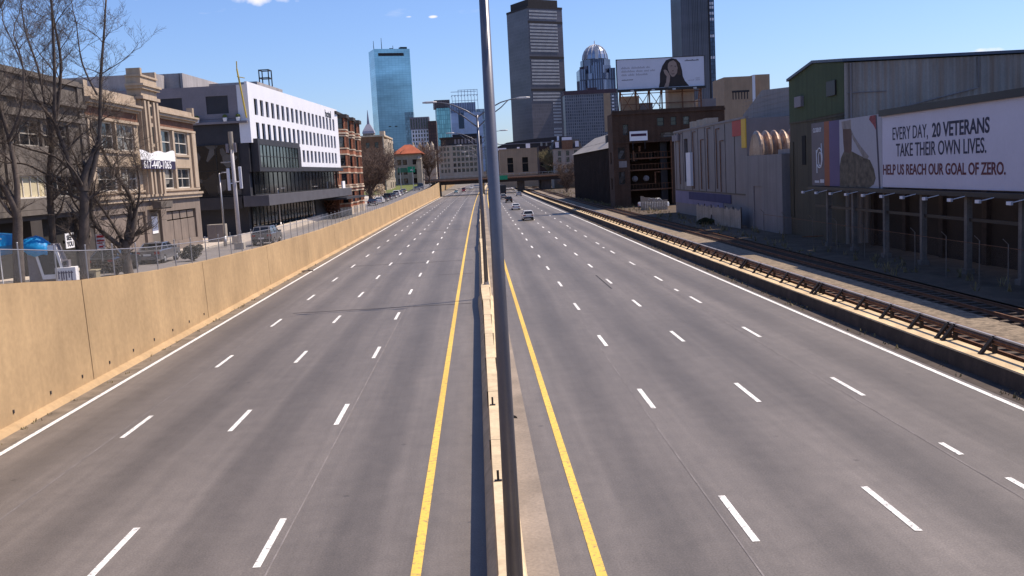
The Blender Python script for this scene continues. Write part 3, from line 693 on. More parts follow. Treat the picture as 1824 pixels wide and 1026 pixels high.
b.bx(w, 0.3, 6.5, 10, 26, 19.3, 21.0); w.pieces_('penthouse', b, mat('rooftop louvres', (.36, .33, .33), .7, .15, .4, 5, streak=.4))
w = MB()
for i in range(9): b.bx(w, 2.98, 2.99, 8.3+i*1.7, 8.36+i*1.7, 19.3, 21.2)
b.part('louvre_seam', w, M['darkmetal'])
w = MB()
for x in (19.2, 20.7):
    for y in (2.6, 3.8): b.bx(w, x, x+.12, y, y+.12, 20.8, 22.9)
for z in (21.9, 22.9):
    b.bx(w, 19.2, 20.8, 2.6, 2.72, z, z+.12); b.bx(w, 19.2, 20.8, 3.8, 3.92, z, z+.12); b.bx(w, 19.2, 19.32, 2.6, 3.92, z, z+.12); b.bx(w, 20.7, 20.82, 2.6, 3.92, z, z+.12)
b.part('roof_steel_frame', w, M['darkmetal'])
b.finish()
yc = thing('crane_mast', 'thin yellow hoist mast leaning against the corner of the white hotel', 'hoist', (-24.6, 106.6, 15.7))
w = MB(); w.tube([(.35, 0, 0), (-.25, 0, 5.2)], .09, 6, 0); w.build('mast', mat('yellow paint', (.55, .40, .06), .5, .1), yc)
w = MB(); w.tube([(-.25, 0, 5.2), (-.2, -.1, 6.0)], .06, 6); w.tube([(-.3, 0, 4.4), (.5, 0, 4.2)], .05, 6); w.build('arm', mat('yellow hoist arm paint', (.5, .37, .06), .5, .1), yc)
for k, x in enumerate((-25.2, -26.6, -29.6, -30.8, -32.0)):
    t = thing('planter', 'small round white planter on the hotel terrace, %s' % ['at the terrace corner', 'second from the terrace corner', 'third from the terrace corner', 'fourth from the terrace corner', 'deepest in the terrace behind the cornice'][k], 'planter', (x, 106.75, 15.43), group='planters on the hotel terrace')
    w = MB(); w.loft([[(r_*math.cos(a*.785), r_*math.sin(a*.785), z_) for a in range(8)] for r_, z_ in ((.18, 0), (.25, .35), (.22, .4))]); w.build('pot', M['whitep'], t)
    w = MB(); w.ball((0, 0, .55), .26, .26, .22, 8, 5); w.build('shrub', M['grass'], t)

# ---- red brick apartment house with oriel bays
b = Bld('brick_apartment_house', 'tall red brick apartment house with oriel bays beside the white hotel', -21.6, 153.8, 2.9, 90)
M['brickA'] = brickmat('warm red brick', (.37, .12, .06), (.30, .22, .17)); M['stone'] = mat('pale stone trim', (.50, .41, .31), .85, .15, .8, 9, streak=.3)
SB = dict(nx=1, ny=2, fr=.08, frame=M['darkframe'], glass=M['glassb'])
w = MB(); Ln = 27.4
zf = [4.9+2.95*k for k in range(5)]
ops = [(x, z, 1.1, 1.75, SB) for z in zf for x in (.7, 8.9, 17.8, 25.9)]
b.block(w, 0, Ln, 0, 16, 2.5, 18.9, {'front': ops, 'left': [(x, z, 1.1, 1.75, SB) for z in zf[3:] for x in (12.5, 14.2)]}, .2)
for c in (5.3, 13.8, 22.4):
    pts = [(c-2.6, 0), (c-1.5, -1.25), (c+1.5, -1.25), (c+2.6, 0)]
    for (p, q) in zip(pts[:-1], pts[1:]):
        a = math.degrees(math.atan2(q[1]-p[1], q[0]-p[0])); Lq = math.hypot(q[0]-p[0], q[1]-p[1])
        op = [((Lq-1.05)/2, z, 1.05, 1.75) for z in zf]
        if Lq > 2: op = [(.3, z, 1.05, 1.75) for z in zf]+[(1.65, z, 1.05, 1.75) for z in zf]
        b.face(w, p, a, Lq, 2.5, 18.4, op, .18)
        for o_ in op: b.win(p, a, o_, .18, SB)
    w.poly([(p[0], p[1], 18.4-2.9) for p in pts])
b.part('wall', w, M['brickA'])
w = MB()
def belt(z0, z1, e):
    for c in (5.3, 13.8, 22.4):
        pts = [(c-2.6-e, 0), (c-1.5-e*.4, -1.25-e), (c+1.5+e*.4, -1.25-e), (c+2.6+e, 0)]
        w.loft([[(p[0], p[1], z-2.9) for p in pts] for z in (z0, z1)])
    for x0, x1 in ((0, 2.6), (8.0, 11.1), (16.5, 19.7), (25.1, Ln)): b.bx(w, x0, x1, -e, .01, z0, z1)
for z in zf: belt(z-.22, z-.04, .07)
for z in zf: belt(z+1.78, z+1.98, .05)
belt(7.2, 7.5, .16); belt(2.6, 4.2, .1); belt(15.9, 16.15, .14)
b.part('stone_band', w, M['stone'])
w = MB()
for c in (5.3, 13.8, 22.4): w.loft([[(p[0], p[1], z-2.9) for p in ((c-2.9, .3), (c-1.7, -1.6), (c+1.7, -1.6), (c+2.9, .3))] for z in (18.4, 19.0)])
b.bx(w, -.3, Ln+.3, -.6, 16.3, 18.9, 19.3); b.part('dark_cornice', w, mat('dark cornice', (.04, .032, .03), .8, .2))
w = MB(); b.bx(w, 6, 8, 8, 10, 19.3, 20.6); b.bx(w, 18, 20, 6, 8, 19.3, 20.5); w.pieces_('chimney', b, M['brickA']); b.finish()

# ------------------------------------------------------------------ farther left and centre
M['brickB'] = brickmat('brown brick', (.20, .095, .055), (.22, .17, .12))
M['limestone'] = mat('grey limestone', (.33, .29, .245), .85, .14, .3, 6, streak=.3); M['tanstone'] = mat('tan stone', (.36, .25, .165), .85, .12, .2, 5, streak=.25)
M['tile'] = mat('red roof tiles', (.36, .095, .045), .8, .2, .5, 6); M['darkroof'] = mat('dark roof', (.035, .03, .032), .8, .2)
SF = dict(nx=1, ny=2, fr=.1, frame=M['darkframe'], glass=M['glassb'])
SL = dict(nx=2, ny=1, fr=.12, frame=M['limestone'], glass=M['glassb'])
b = Bld('brown_apartment_house', 'brown brick apartment house with a narrow sunlit bay front, behind bare trees', -29.3, 318, 2.5, 90)
zf = [5.4+3.3*k for k in range(5)]
w = MB(); b.block(w, 0, 32, 0, 9.5, 2.2, 22.2, {'left': [(x, z, 1.2, 1.8, SF) for z in zf for x in (1.2, 4.0, 6.9)], 'front': [(x, z, 1.3, 1.9, SF) for z in zf for x in (2, 10.5, 19, 28)]}, .25); b.part('wall', w, M['brickB'])
w = MB()
for x in (4.0, 12.5, 21.0):
    pts = [(x, 0), (x+1.4, -1.3), (x+4.2, -1.3), (x+5.6, 0)]
    w.loft([[(p[0], p[1], z-2.5) for p in pts] for z in (2.4, 21.5)])
for x in (0, 30.8): b.bx(w, x, x+1.2, -.4, .02, 2.4, 22.6)
w.pieces_('stone_bay', b, M['stone'])
w = MB()
for z in zf:
    for x in (5.8, 14.3, 22.8): b.bx(w, x, x+2.0, -1.36, -1.31, z, z+1.9)
w.pieces_('bay_window', b, M['void'])
w = MB(); b.bx(w, -.3, 32.3, -.7, 9.8, 22.2, 22.7); b.bx(w, 2, 6, -.5, 1, 22.7, 24); b.part('cornice', w, M['stone']); b.finish()

b = Bld('red_roofed_building', 'pale building with a red tiled hip roof behind the green road sign', -29.4, 362, 3.5, 0)
w = MB(); zf = [6.3, 9.6, 13.2]
b.block(w, 0, 9.8, 0, 16, 2, 17.0, {'front': [(x, z, 1.5, 1.9, SF) for z in zf for x in (.9, 3.0, 6.6)], 'right': [(x, z, 1.4, 1.9, SF) for z in zf for x in (2, 6, 10)]}, .3); b.part('wall', w, M['limestone'])
w = MB(); z0, z1 = 13.5, 17.2
e = [(-.8, -.8), (10.6, -.8), (10.6, 16.8), (-.8, 16.8)]; rdg = [(3.8, 4), (6.0, 4), (6.0, 12), (3.8, 12)]
w.loft([[(p[0], p[1], z0) for p in e], [(p[0], p[1], z0+.35) for p in e], [(p[0], p[1], z1) for p in rdg]]); b.part('roof', w, M['tile'])
w = MB(); b.bx(w, 8.0, 9.9, -.9, .1, 2, 14.2); w.tube([(8.95, -.4, 11.7), (8.95, -.4, 12.6)], [.9, .1], 8); b.part('entrance_bay', w, M['stone']); b.finish()

rs = thing('road_sign', 'green overhead road sign on two posts before the red roofed building', 'road sign', (-20.0, 300, 4.4))
w = MB(); w.tube([(-2.9, 0, 0), (-2.9, 0, 7.3)], .12, 6); w.build('post', M['steel'], rs); w = MB(); w.tube([(.9, 0, 0), (.9, 0, 7.3)], .12, 6); w.build('post', M['steel'], rs)
M['signgreen'] = mat('sign green', (.01, .24, .12), .5, .08)
w = MB(); w.box(-.6, 1.7, -.1, 0, 5.6, 7.4); w.build('sign_panel', M['signgreen'], rs); w = MB(); w.box(-3.6, -.75, -.1, 0, 5.7, 7.1); w.build('sign_panel', mat('faded sign green', (.04, .13, .08), .5, .1), rs)
w = MB(); w.box(.2, 1.2, -.12, -.102, 6.2, 6.35); w.prism([(.35, 6.5), (.75, 6.15), (.75, 6.5)], 'y', -.13, -.102); w.build('arrow', M['whitep'], rs)

# pyramid-topped tower far away
b = Bld('pyramid_tower', 'old stone tower with a stepped pyramid top and spire, left of the blue glass tower', -182, 1600, 0, 0)
w = MB(); b.bx(w, 0, 24, 0, 24, 0, 78); b.bx(w, 3, 21, 3, 21, 78, 84); b.part('shaft', w, M['limestone'])
w = MB(); sq = lambda h, z: [(12-h, 12-h, z), (12+h, 12-h, z), (12+h, 12+h, z), (12-h, 12+h, z)]
w.loft([sq(10, 84), sq(9, 88), sq(7.5, 91), sq(3, 99)]); w.loft([sq(2.2, 99), sq(1.6, 106), sq(.3, 122)]); b.part('pyramid_roof', w, mat('pale lead roof', (.33, .31, .36), .5, .1)); 
w = MB()
for x in range(7): b.bx(w, 4+x*2.4, 5+x*2.4, 2.9, 3.0, 79, 82.5)
w.pieces_('belfry_opening', b, M['void']); b.finish()

def tower(name, label, x, y, th, wr, wl, z, cl, cr_=None, zb=0, top=None):
    b = Bld(name, label, x, y, zb, th)
    w = MB(); w.quad((0, 0, 0), (wr, 0, 0), (wr, 0, z), (0, 0, z)); w.quad((wr, 0, 0), (wr, wl, 0), (wr, wl, z), (wr, 0, z)); w.quad((wr, wl, 0), (0, wl, 0), (0, wl, z), (wr, wl, z)); w.quad((0, wl, 0), (0, 0, 0), (0, 0, z), (0, wl, z))
    b.part('curtain_wall', w, cl)
    w = MB(); b.bx(w, .5, wr-.5, .5, wl-.5, z-1.5, z-.6); b.part('roof', w, M['darkroof'])
    return b
# blue glass skyscraper
b = tower('glass_skyscraper', 'tall blue-green mirrored glass skyscraper standing alone against the sky', -161, 1700, 18, 63, 44, 231, curtain('blue mirror glass', (.33, .55, .63), (6.0, 3.9), .2, (.23, .41, .48), .6, .2, .05))
w = MB(); b.bx(w, 7, 52, -.5, .2, 219, 224); b.part('mechanical_louvre', w, M['darkroof'])
for k, (x, h) in enumerate(((4, 17), (18, 22), (38, 9))):
    w = MB(); w.tube([(x, 18, 230), (x, 18, 230+h)], [.7, .35], 6); b.part('antenna', w, M['darkmetal'])
w = MB(); b.bx(w, 48, 60, 6, 18, 230.4, 235); b.bx(w, 30, 36, 10, 14, 230.4, 233.5); b.bx(w, 3, 60, 12, 13, 230.4, 232); w.pieces_('rooftop_unit', b, M['darkmetal'])
w = MB()
for x in (17, 28): b.bx(w, x, x+4.5, -.4, .1, 98, 99.6)
w.pieces_('open_panel', b, M['void'])

# white grid block and its neighbours
b = Bld('white_grid_block', 'office block with grey fins above a white window grid, right of the blue glass skyscraper', -69.5, 1100, 0, 0)
w = MB(); zg = [44.5+4.4*k for k in range(4)]
STW = dict(nx=1, ny=1, fr=.15, frame=M['hwhite'], glass=M['glassb'])
b.block(w, 1, 21, 0, 20, 0, 61.5, {'front': [(1.2+3.15*i, z, 1.9, 3.2, STW) for z in zg for i in range(6)]}, .8); b.part('white_grid', w, M['hwhite'])
w = MB(); b.block(w, 0, 21.5, .3, 20, 61.5, 75.5, {'front': [(.8+2.9*i, 62.5, 1.6, 11.5, dict(STW, frame=M['hgrey'])) for i in range(7)]}, .8); b.part('grey_upper_wall', w, M['hgrey']); b.finish()
b = tower('dark_brick_slab', 'narrow dark brown brick slab between the white grid block and the teal glass block', -49, 1090, 0, 9.2, 20, 70, curtain('dark brown brick grid', (.075, .04, .035), (3, 3.6), .5, (.05, .03, .03), 0, .8, .2))
b = tower('blue_side_tower', 'slim blue-grey glass block hidden just right of the glass skyscraper', -106, 1560, 0, 14, 20, 112, curtain('slate glass', (.16, .25, .31), (1.8, 4), .2, None, .5, .25))
b = tower('teal_glass_block', 'teal glass office block with a brown finned top', -42.5, 1200, 6, 16.5, 25, 91, curtain('teal glass', (.20, .42, .46), (2.6, 5.5), .3, (.10, .24, .28), .6, .2, .25))
w = MB(); b.bx(w, -2, 17, 2, 25, 91, 101)
for i in range(9): b.bx(w, -2+2.2*i, -1.3+2.2*i, 1.2, 2, 91, 101)
b.part('brown_finned_top', w, mat('brown fins', (.13, .11, .115), .7, .2))
b = tower('pale_blue_block', 'pale blue-grey block crowned with an open steel frame', -26, 1260, 4, 40, 30, 88, curtain('pale blue panels', (.40, .47, .62), (5, 5), .12, (.33, .39, .52), .1, .4, .06))
w = MB(); b.bx(w, 9, 16, -.5, .3, 68, 88); b.part('dark_window_strip', w, mat('navy glass', (.03, .05, .09), .15, .1, metal=.4))
w = MB(); b.bx(w, 0, 32, 2, 28, 88, 101); b.part('upper_storey', w, curtain('pale blue louvres', (.34, .40, .54), (3, 13), .5, (.14, .17, .24), .1, .5, .1))
w = MB()
for i in range(9): x = 2+4.1*i; w.box(x, x+.5, 0, .5, 88, 117 if i > 1 else 111)
for z in (103, 110): w.box(2, 35.5, 0, .5, z, z+.5)
w.box(10, 35.5, 0, .5, 116.5, 117); w.box(2, 35.5, 20, 20.5, 116, 116.6)
for i in range(9): x = 2+4.1*i; w.box(x, x+.4, 0, 20, 110, 110.5)
b.part('crown_frame', w, mat('blue steel frame', (.22, .27, .38), .5, .1, metal=.3))
w = MB(); b.bx(w, 33, 43, 3, 20, 0, 92); b.part('side_wing', w, curtain('grey blue wing', (.24, .29, .38), (5, 4), .4))

# grey curved office building
b = Bld('curved_office_building', 'grey curved office building with square windows and a dark set-back top, behind the overpass', -21.5, 600, 3, 0)
w = MB(); ops = []
zf = [10.2+3.35*k for k in range(5)]
opf = [(8.5+2.5*i, z, 1.75, 2.2, SL) for z in zf for i in range(7)]
b.face(w, (0, 4), -27, 9, 3, 26.8, [(1+2.4*i, z, 1.5, 2.2) for z in zf for i in range(3)], .4)
for z in zf:
    for i in range(3): b.win((0, 4), -27, (1+2.4*i, z, 1.5, 2.2), .4, SL)
b.face(w, (8, 0), 0, 19, 3, 26.8, [(.7+2.55*i, z, 1.8, 2.3) for z in zf for i in range(7)], .4)
for z in zf:
    for i in range(7): b.win((8, 0), 0, (.7+2.55*i, z, 1.8, 2.3), .4, SL)
b.face(w, (27, 0), 90, 24, 3, 26.8, [], .4); b.face(w, (0, 24), -90, 20, 3, 26.8, [])
w.poly([(0, 4, 23.8), (8, 0, 23.8), (27, 0, 23.8), (27, 24, 23.8), (0, 24, 23.8)]); b.part('wall', w, M['limestone'])
w = MB(); pr = [(1.5, 5.5), (3.5, 2.6), (8.5, 1.2), (27, 1.2), (27, 22), (1.5, 22)]
w.loft([[(p[0], p[1], z) for p in pr] for z in (23.8, 28.2)]); w.loft([[(p[0]-.8*(p[0] < 20), p[1]-.9*(p[1] < 10), z) for p in pr] for z in (28.2, 28.9)]); b.bx(w, 9, 26, 4, 16, 31.5, 33.5); b.part('dark_upper_storey', w, M['darkroof'])
w = MB()
for i in range(8): b.bx(w, 10+2.1*i, 11.2+2.1*i, 1.05, 1.25, 27.6, 30.4)
w.pieces_('upper_window', b, M['hgrey']); b.finish()
b = Bld('domed_lodge', 'low ornate stone building with small turrets behind the bare tree left of the overpass', -33.5, 520, 3, 0)
w = MB(); b.block(w, 0, 13, 0, 14, 3, 22.5, {'front': [(1+3*i, z, 1.5, 2, SF) for z in (13, 17.5) for i in range(4)]}, .3); b.part('wall', w, M['limestone'])
w = MB()
for x in (1.5, 5, 9, 11.5): w.tube([(x, 1, 19.5), (x, 1, 22), (x, 1, 24)], [1.0, 1.1, .1], 8)
b.bx(w, 3, 10, 3, 10, 22.5, 24.3); w.pieces_('turret', b, M['stone']); b.finish()

# overpass
ov = thing('overpass', 'dark steel overpass crossing the highway on heavy piers', 'bridge', (0, 402, 0))
w = MB(); w.box(-15.5, 60, 0, 14, 4.65, 6.0); w.build('girder', M['darkrust'], ov)
w = MB(); w.box(-80, 62, -.4, 14.4, 6.0, 6.5); w.build('deck', M['rust'], ov)
w = MB(); w.box(-80, 62, -.4, -.15, 6.55, 7.25); w.box(-80, 62, 14.1, 14.4, 6.55, 7.25)
w.pieces('parapet', mat('brown parapet concrete', (.17, .125, .095), .9, .2), ov)
w = MB()
for i in range(60): w.box(-80+2.4*i, -79.9+2.4*i, -.3, -.2, 7.25, 8.0)
w.box(-80, 62, -.3, -.2, 7.95, 8.05); w.build('railing', M['steel'], ov)
for (x0, x1, y0, y1) in ((1.8, 3.8, 1, 13), (17.8, 20.4, 1, 13), (27.3, 31.6, 1, 13), (-16.2, -14.6, -1.5, 15)):
    w = MB(); w.box(x0, x1, y0, y1, -.1, 4.65 if x0 > -10 else 5.99); w.build('pier', M['darkwall'] if x0 > 10 or x0 < -10 else M['wallc'], ov)
w = MB(); w.box(44.5, 60, .5, 13.5, -.1, 4.7); w.build('abutment', M['darkwall'], ov)
w = MB(); w.box(9.5, 13.4, -.62, -.45, 5.6, 7.4); w.build('green_sign', M['signgreen'], ov)

# street embankment left of the overpass and far side beyond it
w = MB(); w.box(-120, -16.25, 397, 420, -.3, 6.05); w.build('embankment', M['soil'])['kind'] = 'structure'
w = MB(); w.loft([[(-19, y, -.3), (-18.2-.02*(y-418)*0, y, 4.3), (-19.6, y, 4.3), (-60, y, 5.2), (-60, y, -.3)] for y in (420.2, 900)]); o = w.build('far_retaining_wall', M['wallc']); tag(o, 'tan retaining wall seen through the opening under the overpass', 'wall')
o = None
b = Bld('low_brick_terrace', 'pinkish low buildings glimpsed under the left span of the overpass', -34, 1000, 0, 0)
w = MB(); b.block(w, 0, 46, 0, 20, 0, 11, {'front': [(2+4*i, 4, 2, 2.4, SF) for i in range(10)]}, .3); b.part('wall', w, M['tanstone']); b.finish()

# tan stone block right of the pole, with a dark hall behind
b = Bld('tan_stone_block', 'tan stone block with two tall dark openings behind the overpass', 12.8, 482, 2, 0)
w = MB(); b.block(w, 0, 27, 0, 20, 1, 19.6, {'front': [(3.6, 8.4, 2.9, 7.2), (11.0, 8.4, 2.9, 7.2)]}, 1.0); b.part('wall', w, M['tanstone'])
w = MB(); b.bx(w, 3.6, 6.5, .9, 1.0, 8.4, 15.6); b.bx(w, 11, 13.9, .9, 1.0, 8.4, 15.6); w.pieces_('dark_window', b, M['void'])
w = MB()
for x in (0, 8.5, 16.2, 22): b.bx(w, x, x+.16, -.06, .02, 1, 19.6)
for z in (12.6, 16.4): b.bx(w, 0, 27, -.06, .02, z, z+.16)
b.bx(w, -.2, 27.2, -.2, .3, 19.6, 20.0); b.part('stone_joint', w, mat('tan stone trim', (.33, .235, .16), .85, .12))
w = MB(); b.bx(w, -3.5, 3.5, 2, 8, 19.6, 20.6); b.part('white_roof_canopy', w, M['hwhite']); w = MB(); b.bx(w, 13.5, 15.5, 4, 6, 20, 22.3); b.bx(w, 9, 10.2, 4, 6, 20, 20.8); w.pieces_('roof_vent', b, M['hwhite'])
w = MB(); b.bx(w, 22.5, 28.6, -2.5, .0, 1, 20.4)
b.part('grey_corner_bay', w, M['limestone']); w = MB()
for z in (5, 9, 13, 17): b.bx(w, 24, 25.8, -2.56, -2.5, z, z+2.2)
w.pieces_('corner_window', b, M['void']); b.finish()
b = Bld('dark_hall', 'long low black roofed hall behind the tan stone block', 17, 720, 0, 0)
w = MB(); w.loft([[(0, y, 0), (56, y, 0), (56, y, 33), (30, y, 32.4), (8, y, 30.5), (0, y, 27.5)] for y in (0, 60)]); b.part('shell', w, M['darkroof'])
w = MB(); b.bx(w, 0, 56, -.5, 0, 29.0, 29.5); b.part('fascia', w, M['hgrey'])
w = MB()
for x in (41, 45): b.bx(w, x, x+1.6, -.4, -.1, 27+.4*(x == 45), 30.4)
w.pieces_('roof_lantern', b, M['hwhite'])

# victorian row house with dormers
b = Bld('victorian_house', 'weathered pale row house with a dark mansard and white dormers near the tracks', 34.2, 420, 1, 0)
w = MB(); b.block(w, 0, 12.5, 0, 14, .5, 17.4, {'front': [(2.2+3.5*i, z, 1.3, 2.1, SF) for z in (5.4, 8.6, 11.6, 14.4) for i in range(3)], 'left': [(2+3.5*i, z, 1.2, 2.0, SF) for z in (8.6, 11.6, 14.4) for i in range(3)]}, .3); b.part('wall', w, M['limestone'])
w = MB(); w.loft([[(x0, y0, 16.4), (x1, y0, 16.4), (x1, y1, 16.4), (x0, y1, 16.4)] for x0, x1, y0, y1 in ((-.3, 12.8, -.3, 14.3),)]+[[(.9, 1.2, 20), (11.6, 1.2, 20), (11.6, 13, 20), (.9, 13, 20)]]); b.part('mansard_roof', w, M['darkroof'])
w = MB()
for x in (1.2, 9.8): b.bx(w, x, x+1.5, -.1, 2, 18, 20.4)
b.bx(w, 4.4, 8.4, .3, 3, 21, 22.3); b.bx(w, 2.5, 3.3, 4, 5, 21, 23); w.pieces_('dormer', b, M['hwhite'])
w = MB(); b.bx(w, 4, 8.6, -.5, 4, 17.2, 21.0); b.part('brick_gable', w, M['brickB']); b.finish()
b = Bld('dark_row_house', 'dark narrow row house between the tan stone block and the victorian house', 29.5, 440, 1, 0)
w = MB(); b.block(w, 0, 5, 0, 14, .5, 19.5, {'front': [(.6+2.2*i, z, 1.2, 2, SF) for z in (6, 10, 14) for i in range(2)]}, .3); b.part('wall', w, mat('dark brick', (.05, .03, .028), .9, .2)); w = MB(); b.bx(w, 1, 1.8, 1, 2, 19.5, 21.4); b.bx(w, 3.4, 4, 1, 2, 19.5, 21); w.pieces_('chimney', b, M['limestone']); b.finish()

# ------------------------------------------------------------------ big towers in the middle
# slab tower: plain dark side, side with window glints painted as pale boxes
th = 28; s = 51.5
b = Bld('slab_skyscraper', 'massive dark grey skyscraper with rows of painted window glints, right of the nearest pole', 76.5, 1230, 0, th)
w = MB(); zt_ = 212
w.quad((0, 0, 0), (s, 0, 0), (s, 0, zt_), (0, 0, zt_)); w.quad((s, 0, 0), (s, s, 0), (s, s, zt_), (s, 0, zt_)); w.quad((s, s, 0), (0, s, 0), (0, s, zt_), (s, s, zt_)); w.quad((0, s, 0), (0, 0, 0), (0, 0, zt_), (0, s, zt_)); w.quad((0, 0, zt_), (s, 0, zt_), (s, s, zt_), (0, s, zt_))
b.part('wall', w, curtain('dark tower grid', (.080, .070, .085), (1.7, 4.0), .35, (.11, .10, .115), .25, .4, .18))
w = MB(); w.box(4, s-4, 4, s-4, 212, 222); w.box(-.3, s+.3, -.3, s+.3, 210, 212.6); b.part('crown', w, M['darkroof'])
pan = MB()
for i in range(24): pan.box(2.4+1.72*i, 3.3+1.72*i, -.45, -.05, .7, 2.9)
pms = pan.mesh('glint_row', [mat('pale window glints', (.52, .52, .54), .45, .1, .05, 2, bmp=0)])
pan = MB()
for i in range(24): pan.box(2.4+1.72*i, 3.3+1.72*i, -.45, -.05, .7, 2.9) if i > 16 else None
pms2 = pan.mesh('glint_row', [pms.materials[0]])
for k in range(40):
    z = 47+4.05*k
    if k in (15, 16, 25, 26, 36): continue
    obj('glint_row', pms if z > 98 or k == 12 else pms2, b.r, (0, 0, z)) if not (k in (4,)) else None
w = MB()
for z in (108.5, 148.5, 192): b.bx(w, .2, s-.2, -.5, .1, z, z+3.0)
w.pieces_('dark_band', b, M['darkroof'])

# dark slab hotel
b = Bld('dark_slab_hotel', 'dark gridded slab hotel with a pale end strip, in front of the domed tower', 96.0, 1000, 0, 0)
w = MB(); w.box(0, 55, 0, 22, 0, 87); b.part('wall', w, curtain('dark hotel grid', (.055, .06, .085), (2.2, 3.1), .4, (.17, .165, .19), .2, .35, .4))
w = MB(); b.bx(w, -.5, 55.5, -.6, 22.5, 84, 88); b.bx(w, 24, 34, 3, 15, 88, 90.5); b.part('roof_band', w, mat('maroon roof band', (.075, .045, .055), .7, .2))
w = MB(); b.bx(w, 40, 47, -.7, .1, 45, 84); b.part('pale_strip', w, M['tanstone'])
w = MB()
for k in range(11): b.bx(w, 48.5, 50.5, -.7, .1, 46+3.4*k, 47.6+3.4*k)
w.pieces_('balcony', b, M['hwhite'])

# domed tower
b = Bld('domed_tower', 'bluish stepped tower with a ribbed glass dome on top, right of the massive dark skyscraper', 163, 1265, 0, 0)
M['domeglass'] = curtain('tower blue stripes', (.17, .20, .29), (3.0, 60), .75, (.06, .065, .10), .55, .25, .35)
w = MB()
def octo(r, z0, z1, a=.2):
    w.loft([[(r*math.cos(a+i*math.pi/4), r*math.sin(a+i*math.pi/4), z) for i in range(8)] for z in (z0, z1)])
octo(26, 0, 120); octo(25, 120, 128, .45); octo(21.5, 120, 138, .2); octo(19.5, 138, 146, .5)
for sx in (-1, 1): w.box(sx*19-4, sx*19+4, -18, 18, 0, 134)
w.box(-6, 6, -26, -14, 0, 141); b.part('shaft', w, M['domeglass'])
w = MB()
w.loft([[(16.3*math.cos(t)*math.cos(i*math.pi/8), 16.3*math.cos(t)*math.sin(i*math.pi/8), 147+18.5*math.sin(t)) for i in range(16)] for t in (0, .3, .6, .9, 1.2, 1.45)]); b.part('dome', w, mat('silver dome glass', (.36, .40, .48), .25, .1, .1, 1, metal=.7, bmp=0))
w = MB()
for i in range(16):
    a = i*math.pi/8; w.tube([(16.7*math.cos(t)*math.cos(a), 16.7*math.cos(t)*math.sin(a), 147+19*math.sin(t)) for t in (0, .3, .6, .9, 1.2, 1.5)], .45, 5)
w.tube([(0, 0, 165), (0, 0, 171)], .6, 6); w.box(-2, 2, -17.2, -13, 143, 162); b.part('dome_rib', w, mat('white dome ribs', (.6, .6, .62), .5, .08))

# slim dark glass tower
b = tower('slim_glass_tower', 'slim dark glass tower behind the woman billboard, cut by the top of the picture', 220.5, 1010, 8, 31, 30, 230, curtain('dark striped glass', (.055, .052, .068), (1.9, 200), .42, (.10, .09, .105), .35, .3, .5))
w = MB(); b.bx(w, 31.0, 37.5, 3, 26, 0, 230); b.part('blue_corner', w, curtain('blue corner glass', (.06, .08, .13), (2.2, 4), .3, None, .5, .2, .4))
w = MB()
for z in (121, 143, 172, 176, 166, 160): b.bx(w, 31.8, 33.8, 2.8, 3.0, z-6, z-3.4); b.bx(w, 34.5, 36.6, 2.8, 3.0, z-6, z-3.4)
w.pieces_('white_balcony', b, M['hwhite'])  # small balconies in the plain white panel material
w = MB(); b.bx(w, 29.5, 31.1, -.3, .2, 64, 230); b.part('dark_edge', w, M['darkroof'])

# ------------------------------------------------------------------ right side of the highway
M['brownb'] = brickmat('soot brown brick', (.085, .044, .028), (.10, .075, .06), streak=.5)
M['greypan'] = mat('grey metal panels', (.20, .18, .185), .65, .12, .3, 6, streak=.45, stain=(.16, .14, .13))
M['clap'] = mat('grey siding', (.20, .185, .19), .7, .12, .3, 6, streak=.35)
b = Bld('brown_factory', 'dark brown brick factory with a deep recessed bay, carrying a billboard on its roof', 26.6, 185, .5, 0)
w = MB()
b.block(w, 0, 21.6, 0, 6.5, 13.0, 18.4, {'front': [(2.0, 14.3, 1.0, 2.0, SF), (8.6, 15.7, 1.3, 1.6, SF), (11.2, 15.7, 1.1, 1.6, SF), (13.6, 15.7, 1.2, 1.6, SF), (9.2, 13.5, 3.4, 1.0, SF)]}, .3)
b.block(w, 0, 3.1, 0, 6.5, .4, 13.0, {'front': [(.9, 9.8, 1.3, 2.2, SF), (.9, 5.0, 1.2, 2.4, SF)], 'left': [(2.4, z, 1.6, 2.2, SF) for z in (4, 9)]}, .3, top=False); b.block(w, 11.3, 21.6, 0, 6.5, .4, 13.0, {}, top=False); b.block(w, 3.1, 11.3, 6, 6.5, .4, 13.0, {'front': [(1.2, 9.2, 1.4, 1.8, SF), (4.8, 9.2, 1.4, 1.8, SF)]}, .3, top=False)
b.part('wall', w, M['brownb'])
for z in (3.6, 7.4, 9.6):
    w = MB(); b.bx(w, 3.1, 11.3, 1.2, 6, z, z+.25)
    for i in range(14): b.bx(w, 3.2+.62*i, 3.25+.62*i, 1.25, 1.3, z+.25, z+1.2)
    b.bx(w, 3.1, 11.3, 1.22, 1.32, z+1.2, z+1.28); b.part('fire_balcony', w, M['rust'])
w = MB(); b.bx(w, 9.3, 10.6, 1.6, 3, .5, 12.6); b.part('stair_shaft', w, M['darkmetal'])
for k, x in enumerate((4.3, 6.5)):
    w = MB(); w.tube([(x, 1.9, 5.4), (x, 2.5, 5.4)], [.55, .55], 14); w.tube([(x, 1.75, 5.4), (x, 1.9, 5.4)], [.3, .5], 10); b.part('extract_fan', w, M['greypan'])
w = MB(); w.tube([(8.2, 1.6, 4.4), (8.2, 1.6, 6.5), (9.2, 1.6, 6.5)], .16, 8); w.tube([(11.1, -.15, .5), (11.1, -.15, 12.4)], .1, 8); w.tube([(4, .9, 8.8), (4, .9, 10.8)], .18, 8); w.tube([(5.2, 1.0, 10.6), (5.2, 1.0, 11.6)], .22, 8); w.pieces_('pipe', b, M['rust'])
